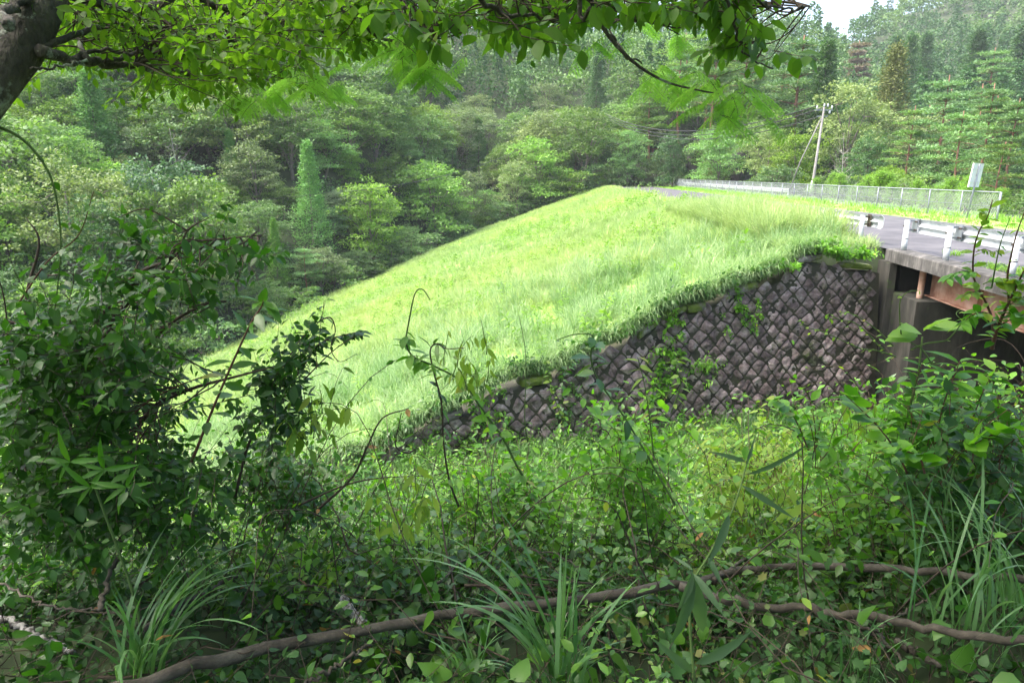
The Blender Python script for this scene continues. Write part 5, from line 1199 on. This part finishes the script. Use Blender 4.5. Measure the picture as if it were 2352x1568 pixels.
# centre stems and tendrils
cz = [([(680,260),(640,205),(600,230),(570,370),(555,480),(590,555),(700,605),(850,690),(950,830),(1060,980),(1130,1120),(1190,1220)][::-1], [3.4, 2.9], .007, 'tall leafy climber arching left over the bank with a curled bare tip', 46, .085, 'lf_lime', 'stem_green', T_OV, (0., .68)),
      ([(860,510),(770,515),(710,490),(680,530),(700,640),(740,800),(750,1000),(780,1200),(830,1340)][::-1], [3.3, 2.9], .006, 'dark upright stem with hooked tip in front of the low end of the stone wall', 26, .08, 'lf_under', 'twig', T_LAN, (.1, .8)),
      ([(1145,340),(1180,560),(1175,880),(1190,1000)][::-1], [3.5, 3.3], .004, 'thin straight bare shoot standing in front of the pale stones', 6, .05, 'lf_yellow', 'stem_green', T_OV, (.0, .5)),
      ([(1340,470),(1440,440),(1530,450),(1520,560),(1560,680),(1700,880),(1830,1100),(1960,1330)][::-1], [3.2, 3.0], .006, 'long green shoot bending over at the top in front of the stone wall', 22, .10, 'lf_under', 'stem_green', T_OV, (.15, .7)),
      ([(1765,560),(1800,700),(1830,900),(1850,1100)][::-1], [3.6, 3.4], .005, 'slim shoot with yellowish leaves before the middle of the wall', 14, .08, 'lf_yellow', 'stem_green', T_LAN, (.3, 1)),
      ([(560,830),(430,880),(350,1030),(270,1190),(100,1350)][::-1], [3.4, 3.3], .008, 'bare brown dead branch rising left of the gully grass', 3, .05, 'lf_brown', 'twig', T_OV, (0, 1)),
      ([(600,1040),(560,1060),(500,1020),(520,900),(530,850)], [3.4, 3.3], .005, 'bare hooked twig beside the dead brown branch', 0, .05, 'lf_brown', 'twig', T_OV, (0, 1)),
      ([(0,1330),(230,1230),(420,1190),(650,1180)], [3.5, 3.3], .006, 'thin dead branch lying across the gully grass', 4, .06, 'lf_yellow', 'twig', T_OV, (0, 1)),
      ([(1290,580),(1310,700),(1350,830),(1400,960)][::-1], [4.2, 4.0], .004, 'wispy climbing shoot in front of the purple stones', 22, .04, 'lf_yellow', 'stem_green', T_OV, (.1, 1)),
      ([(1440,580),(1380,650),(1370,760),(1390,900)][::-1], [4.3, 4.1], .004, 'wispy leafy shoot right of another thin climbing shoot', 22, .045, 'lf_under', 'stem_green', T_OV, (.1, 1)),
      ([(1990,560),(1960,600),(1990,700),(1940,850)][::-1], [3.8, 3.6], .004, 'small leafy shoot at the foot of the fern like bush', 16, .06, 'lf_yellow', 'stem_green', T_OV, (.1, 1))]
for pix, Yd, r, lab, nl, ls, ml, ms, T, (t0, t1) in cz:
    vine('climbing_vine', lab, 'vine', [z6(*q) for q in pix], Yd, r, ms, nl, ls, T, ml, t0=t0, t1=t1, droop=.4)
# drooping pale leaves on the climber
for (x, y, n, lab) in [(930, 1190, 14, 'bunch of limp pale olive leaves hanging left of the centre'), (1080, 870, 12, 'drooping yellow green leaves on the climber by the wall end'), (2010//1, 1010, 10, 'limp pale leaves among the right hand thicket'), (1745, 1195, 8, 'few long pale leaves hanging under the right thicket'), (735, 990, 12, 'pale hanging leaves under the vine covered stem')]:
    Yd = 3.0 if x != 2010 else 3.6; c = P(x, y, Yd); root = empty('hanging_leaves', tuple(c)); setp(root, lab, 'leaves')
    mL, mS = MB(), MB(); sprigs(mL, mS, rng.normal(scale=.06, size=(n, 3)), .16, rng.normal(scale=.5, size=(n, 3)), 4, .07, T_LAN, droop=1.2, t0=.2, stem=.003, wscale=1.3); mL.build('foliage', M['lf_yellow'], root); mS.build('stem', M['stem_green'], root)
# right hand saplings
rz = [([(1910,0),(1850,200),(1760,350),(1700,560),(1690,850),(1760,1030),(1850,1200),(1910,1400),(1920,1700)][::-1], [3.2, 3.0], .006, 'dark stemmed sapling in front of the guardrail, left of the other shoots', 34, .055, (.2, .95)),
      ([(2110,200),(2000,500),(1930,830),(1900,1000)][::-1], [3.0, 2.9], .004, 'thin bare shoot between two thicker shoots before the bridge', 8, .04, (.0, .9)),
      ([(2290,100),(2180,400),(2110,700),(2080,900),(2100,1200)][::-1], [3.1, 3.0], .006, 'dark thin shoot crossing the third guardrail post', 10, .05, (0., .9)),
      ([(2300,740),(2150,1050),(1990,1400),(1900,1700)][::-1], [3.1, 3.0], .009, 'greenish sapling leaning right at the right edge before the girder', 36, .065, (0.1, 1)),
      ([(1690,850),(1600,810),(1480,840),(1400,900)], [3.1, 3.0], .004, 'leafy twig reaching left before the bridge edge', 14, .06, (0.1, 1)),
      ([(1760,1030),(1650,1060),(1560,1100)], [3.1, 3.0], .003, 'short yellow leaved twig in front of the rusty girder', 9, .045, (0.1, 1)),
      ([(1720,590),(1820,560),(1900,590),(1990,570)], [3.1, 3.0], .002, 'tiny leaved side twig in front of the second rail post', 14, .03, (0.1, 1)),
      ([(1800,960),(1950,900),(2100,930),(2269,960)], [3.1, 3.0], .003, 'yellow leaved twig along the bridge edge at the right', 18, .06, (0.1, 1)),
      ([(1880,1300),(1780,1280),(1660,1320),(1560,1420)], [3.1, 3.0], .004, 'leafy side branch before the dark abutment', 20, .07, (0.1, 1)),
      ([(1950,1450),(2080,1380),(2200,1330),(2269,1300)], [3.1, 3.0], .004, 'leafy side branch at the right edge below the girder', 20, .07, (0.1, 1)),
      ([(2000,1250),(2100,1200),(2200,1130),(2269,1100)], [3.1, 3.0], .003, 'yellowish leaf spray at the right edge over the girder', 18, .06, (0.1, 1))]
for i, (pix, Yd, r, lab, nl, ls, (t0, t1)) in enumerate(rz):
    vine('sapling', lab, 'sapling', [z5(*q) for q in pix], Yd, r, 'stem_red' if i % 3 != 1 else 'stem_green', nl, ls, T_OV, 'lf_yellow' if i in (0,2,5,6,7,10) else 'lf_lime', t0=t0, t1=t1, droop=.3)
tz = [([(1300,560),(1295,480),(1285,380),(1290,220),(1350,150),(1450,130)], [3.3, 3.2], 'green tendril with bent tip in front of the abutment', 4),
      ([(1380,640),(1500,590),(1640,570),(1700,550),(1790,450),(1840,340),(1810,300),(1770,330),(1800,370)], [3.3, 3.1], 'tendril ending in a small loop below the girder', 4),
      ([(1250,700),(1100,650),(950,630),(750,540),(600,480),(470,440),(430,380)], [3.5, 3.4], 'yellowish tendril reaching left across the stone wall', 22),
      ([(1150,640),(1080,580),(1040,530),(900,410),(760,380),(690,335),(665,350),(700,380)], [3.5, 3.4], 'curled tendril above the other tendrils by the wall', 14),
      ([(1230,610),(1100,480),(950,370),(850,325),(780,320)], [3.4, 3.4], 'straight tipped tendril right of the curled tendril', 12),
      ([(1560,760),(1480,640),(1380,580),(1280,555),(1180,550)], [3.3, 3.3], 'brown leafless shoot arching before the abutment foot', 2)]
for pix, Yd, lab, nl in tz: vine('tendril', lab, 'tendril', [z4(*q) for q in pix], Yd, .0042, 'stem_green', nl, .028, T_OV, 'lf_yellow')
# big leaved shrubs at the right
bz = [([(1560,1700),(1600,1400),(1640,1200),(1680,1050),(1740,900),(1800,740)], [3.0, 2.9], 44, .13, T_LAN, 'upright shoot with long narrow leaves at the right before the abutment'),
      ([(1350,1700),(1250,1500),(1100,1300),(950,1150),(820,1030)], [2.9, 2.9], 20, .10, T_ROU, 'leaning dark stem with round toothed leaves at the lower right'),
      ([(1850,1500),(1950,1440),(2100,1360),(2300,1300)], [2.7, 2.6], 18, .10, T_ROU, 'low shoot with rounded bright leaves at the right edge'),
      ([(1250,1650),(1330,1300),(1400,1000),(1480,760)], [3.4, 3.3], 30, .10, T_LAN, 'leafy shoot left of the long leaved upright shoot'),
      ([(1600,1700),(1750,1500),(1900,1250),(2000,1000),(2100,820)], [3.2, 3.2], 44, .095, T_OV, 'bushy shoot with broad leaves at the far right'),
      ([(500,1500),(420,1300),(330,1150),(200,1050)], [3.6, 3.6], 24, .08, T_ROU, 'short leafy shoot in front of the right foot of the wall'),
      ([(1500,1700),(1450,1560),(1300,1500),(1100,1480)], [2.7, 2.7], 18, .095, T_ROU, 'spreading stem with pale rounded leaves low at the right')]
for pix, Yd, nl, ls, T, lab in bz: vine('leafy_shoot', lab, 'shrub', [z4(*q) for q in pix], Yd, .005, 'stem_red', nl, ls, T, 'lf_lime', droop=.15, t0=.08, out=.9)
c = P(*z4(1480, 530), 3.3); root = empty('bright_leaf_spray', tuple(c)); setp(root, 'fan of bright backlit leaves in front of the abutment', 'leaves'); mL, mS = MB(), MB()
for k, a in enumerate(np.linspace(-1.4, 1.5, 7)): leaves(mL, T_OV, np.array([[math.sin(a)*.03, 0, .01*k]]), np.array([[math.sin(a), -.2, .18*math.cos(a)]]), np.array([[0, -.5, 1.]]), .17, .8, 1.0)
mL.build('foliage', M['lf_weed'], root); tube(mS, [[0,0,0],[.02,.02,-.2],[.0,.05,-.6]], [.004, .005], 5); mS.build('stem', M['stem_green'], root)
def mound(poly, n, Yr, hh_, K, ls, T, ml, label, name='leafy_shrub', **kw):
    q_ = inpoly(poly, n); b = np.array([P(x, y, rng.uniform(*Yr)) for x, y in q_]); b[:, 2] -= hh_*.8; c = b.mean(0); root = empty(name, tuple(c)); setp(root, label, 'shrub'); mL, mS = MB(), MB()
    sprigs(mL, mS, b-c, hh_*(.6+.7*rng.random(n)), rng.normal(scale=.6, size=(n, 3))*[1,1,.3], K, ls, T, t0=.1, **kw); mL.build('foliage', M[ml], root); mS.build('stem', M['stem_red'], root)
mound([(1850,930),(1950,880),(2060,870),(2200,880),(2352,850),(2400,1200),(2100,1250),(1900,1180)], 330, (3.3, 4.8), .35, 12, .062, T_OV, 'lf_lime', 'bushy bright green shrub below the bridge at the right')
mound([(2080,900),(2352,850),(2400,1400),(2150,1350)], 230, (2.8, 3.8), .35, 12, .066, T_OV, 'lf_shrub', 'darker leafy shrub at the right edge under the bright one')
mound([(1330,1000),(1420,900),(1540,960),(1560,1150),(1420,1200)], 130, (4.0, 5.0), .42, 13, .07, T_OV, 'lf_lime', 'bright leafy clump in front of the middle of the wall foot')
mound([(1600,1000),(1750,960),(1880,1000),(1860,1150),(1650,1150)], 90, (4.0, 5.2), .4, 13, .075, T_LAN, 'lf_yellow', 'yellow green fine leaved clump right of the middle', wscale=1.2)
mound([(1000,1080),(1150,1030),(1280,1050),(1300,1180),(1050,1190)], 130, (4.2, 5.2), .36, 13, .065, T_OV, 'lf_lime', 'bright low clump in front of the gully grass')
mound([(560,1010),(700,1000),(760,1120),(600,1180)], 120, (3.6, 4.6), .35, 14, .055, T_OV, 'lf_under', 'leafy clump left of the gully below the vine covered stem')
# pale spray of palmate leaves at the left
c = P(180, 1060, 2.3); root = empty('palmate_plant', tuple(c)); setp(root, 'pale green plant with long pointed palmate leaves at the lower left', 'plant'); mL, mS = MB(), MB()
for (dx, dy, n) in [(-.03,.0,5),(.09,-.03,5),(.16,-.10,5),(.03,-.10,4)]:
    a0 = np.linspace(-2.3, .9, n)+rng.normal(scale=.15, size=n); leaves(mL, T_LAN, np.repeat([[dx, 0, dy]], n, 0), np.stack([np.sin(a0), -.25+0*a0, np.cos(a0)*.8-.35], -1), np.array([0, -.9, .5])+rng.normal(scale=.15, size=(n, 3)), .09+.05*rng.random(n), .05+.3*rng.random(n), .6)
tube(mS, spline([[.03,0,-.02],[.05,.02,-.2],[.10,.05,-.6],[.1,.05,-.9]], 8), [.004, .006], 5); mL.build('foliage', M['lf_lime'], root); mS.build('stem', M['stem_green'], root)
# near dark plant
nd = [(490,60),(430,260),(390,400),(330,560),(200,800),(110,960),(90,1200),(120,1560)]
c = P(*z3(110, 900), .95); root = empty('tall_weed', tuple(c)); setp(root, 'dark tall weed with drooping lobed leaves close to the camera, right of the centre', 'plant')
p = spline(pth([z3(*q) for q in nd], [1.1, .95]), 30); mS = MB(); tube(mS, p-c, [.0012, .0026], 6); mS.build('stem', M['stem_green'], root); mL = MB()
for (a, b, wsc) in [((430,220),(250,165),.8),((430,240),(500,90),.8),((400,360),(750,575),.6),((330,540),(250,830),1.0),((430,300),(830,185),.5),((200,800),(290,960),1.2),((110,900),(40,1420),.9),((110,900),(210,1440),.8),((110,900),(290,1120),1.0),((110,880),(-20,780),.9),((110,900),(50,1150),1.3),((120,1450),(480,1320),1.1),((120,1500),(-60,1380),.9)]:
    A, Bq = P(*z3(*a), .97), P(*z3(*b), .90+.1*rng.random()); d = Bq-A; leaves(mL, T_LAN, (A-c)[None], d[None], np.array([[.2*rng.normal(), -1, .35]]), np.linalg.norm(d), .5*rng.random(), wsc*.6)
mL.build('foliage', M['lf_tallweed'], root)

# --- fallen branches
def log(pix, r0, r1, label, lift=.22, mat='log', name='fallen_branch', n=40, sides=12):
    p = np.array([onground(x, y, lift) for x, y in pix]); 
    dmed = p[:, 1]; p = np.array([P(x, y, yy) for (x, y), yy in zip(pix, np.convolve(np.pad(dmed, 1, mode='edge'), [.25,.5,.25], 'valid'))])
    p = spline(p, n); p[1:-1] += rng.normal(scale=.006, size=p[1:-1].shape); rr_ = np.linspace(r0, r1, n)*(1+.22*(fbm(np.arange(n)*.45, np.full(n, r0*900), 3)-.45)*2); mb = MB(); tube(mb, p, rr_, sides, bump=.16); o = mb.build(name, M[mat]); setp(o, label, 'branch'); return p
log([(230,1600),(330,1568),(460,1525),(600,1492),(850,1442),(1010,1418),(1200,1390),(1350,1372),(1500,1350),(1600,1335),(1700,1310),(1850,1298),(2000,1305),(2100,1312),(2230,1322),(2380,1335)], .027, .017, 'long thick fallen branch lying across the whole foreground', .31)
log([(1560,1345),(1640,1370),(1690,1382),(1750,1395),(1850,1392),(1900,1408),(2000,1412),(2100,1435),(2230,1460),(2380,1470)], .020, .016, 'second fallen branch below the long one at the lower right', .32)
log([(1640,1330),(1700,1290),(1780,1245),(1860,1215),(1930,1190),(2020,1155),(2100,1150)], .011, .005, 'thin curved branch rising to the right above the long fallen branch', .35)
log([(330,1445),(400,1400),(470,1360),(560,1318)], .014, .009, 'short straight stick leaning in the leaves at the lower left', .25)
log([(-20,1410),(50,1440),(110,1470),(170,1500)], .016, .012, 'pale barked stick at the lower left corner', .2, 'birch')
log([(786,1378),(805,1402),(838,1436)], .017, .016, 'white barked birch stub sticking up behind the long fallen branch', .30, 'birch')
log([(700,1570),(760,1535),(830,1490),(860,1470)], .008, .006, 'tan thin stick at the bottom left of the centre', .3)
log([(2060,1470),(2130,1510),(2200,1540),(2330,1560)], .014, .009, 'dark short branch at the bottom right', .1)
log([(1960,1480),(2040,1430),(2090,1400),(2160,1350)], .007, .004, 'thin forked twig hanging between the two fallen branches', .2)
log([(1860,1300),(1910,1380),(1980,1440),(2040,1480),(2080,1540)], .010, .006, 'side twig running down from the second fallen branch', .2)
log([(0,1340),(60,1370),(130,1395),(220,1400),(330,1420)], .006, .004, 'spiny thin grey twig at the lower left edge', .3)
log([(1000,1340),(1080,1280),(1160,1262),(1260,1268),(1330,1300)], .007, .004, 'thin arching dead twig above the middle of the fallen branch', .35)
log([(230,1400),(250,1330),(275,1260),(290,1200)], .010, .006, 'upright dead brown stem in the lower left undergrowth', .6)
# --- grass clumps close to the camera
def clump(px, py, lift, label, specs, mat='gr_near', rad=.04):
    c = onground(px, py, .12); mb = MB(); root = c; n = len(specs)
    base = np.stack([rng.normal(scale=rad, size=n), rng.normal(scale=rad, size=n), np.zeros(n)], -1); sp = np.array(specs)
    blades(mb, base, sp[:, 0], sp[:, 1], sp[:, 2], sp[:, 3], 12); o = mb.build('grass_clump', M[mat]); o.location = tuple(c); setp(o, label, 'grass clump')
def specs(n, h0, h1, a0, a1, b0, b1, w): return [(rng.uniform(h0, h1), rng.uniform(a0, a1), rng.uniform(b0, b1), w*rng.uniform(.6, 1.1)) for _ in range(n)]
clump(330, 1600, 0, 'grass clump with long arching striped blades at the lower left', specs(30, .5, .85, -1.2, 1.6, .35, 1.15, .016)+specs(8, .35, .6, 1.6, 4, .3, .9, .012))
clump(1290, 1620, 0, 'tall grass clump with upright and arching blades at the bottom centre', specs(14, .45, .72, -1.2, 1.6, .05, .7, .020)+specs(16, .6, 1.05, 2.4, 3.6, .45, .85, .017)+specs(14, .25, .45, 0, 6.28, .3, 1.0, .013))
clump(1080, 1600, 0, 'small low grass tuft left of the centre clump', specs(16, .25, .42, 0, 6.28, .3, 1.0, .011))
clump(2230, 1500, 0, 'large grass clump with drooping blades at the lower right', specs(34, .5, .95, -.5, 6, .3, 1.15, .013), rad=.09)
clump(2180, 1350, 0, 'grass clump with bent over blades behind the right hand fallen branches', specs(16, .6, 1.0, 1.8, 5.4, .25, .9, .013), rad=.06)
clump(2352, 1420, 0, 'grass clump at the right edge with thin arching blades', specs(26, .5, .9, 1.6, 5.0, .4, 1.15, .010), rad=.08)
clump(2020, 1290, 0, 'sparse thin grass blades rising behind the long fallen branch', specs(10, .5, .8, 1.6, 5.0, .4, 1.1, .009), rad=.08)
clump(1960, 1560, 0, 'low grass tuft at the bottom right of the centre', specs(16, .2, .4, 0, 6.28, .3, 1.0, .008))

# ------------------------------------------------------------------ summer haze over the valley
hm, ht = newmat('haze'); pv = ht.nodes.new('ShaderNodeVolumePrincipled'); pv.inputs['Color'].default_value = (.86, .92, 1, 1); pv.inputs['Density'].default_value = .00024; pv.inputs['Anisotropy'].default_value = 0.0
oo = ht.nodes.new('ShaderNodeOutputMaterial'); ht.links.new(pv.outputs[0], oo.inputs['Volume'])
mb = MB(); box(mb, (100, 430, 70), (1100, 1000, 210)); hz = mb.build('haze', hm, smooth=False); setp(hz, 'thin summer haze lying over the valley', 'haze', kind='stuff')
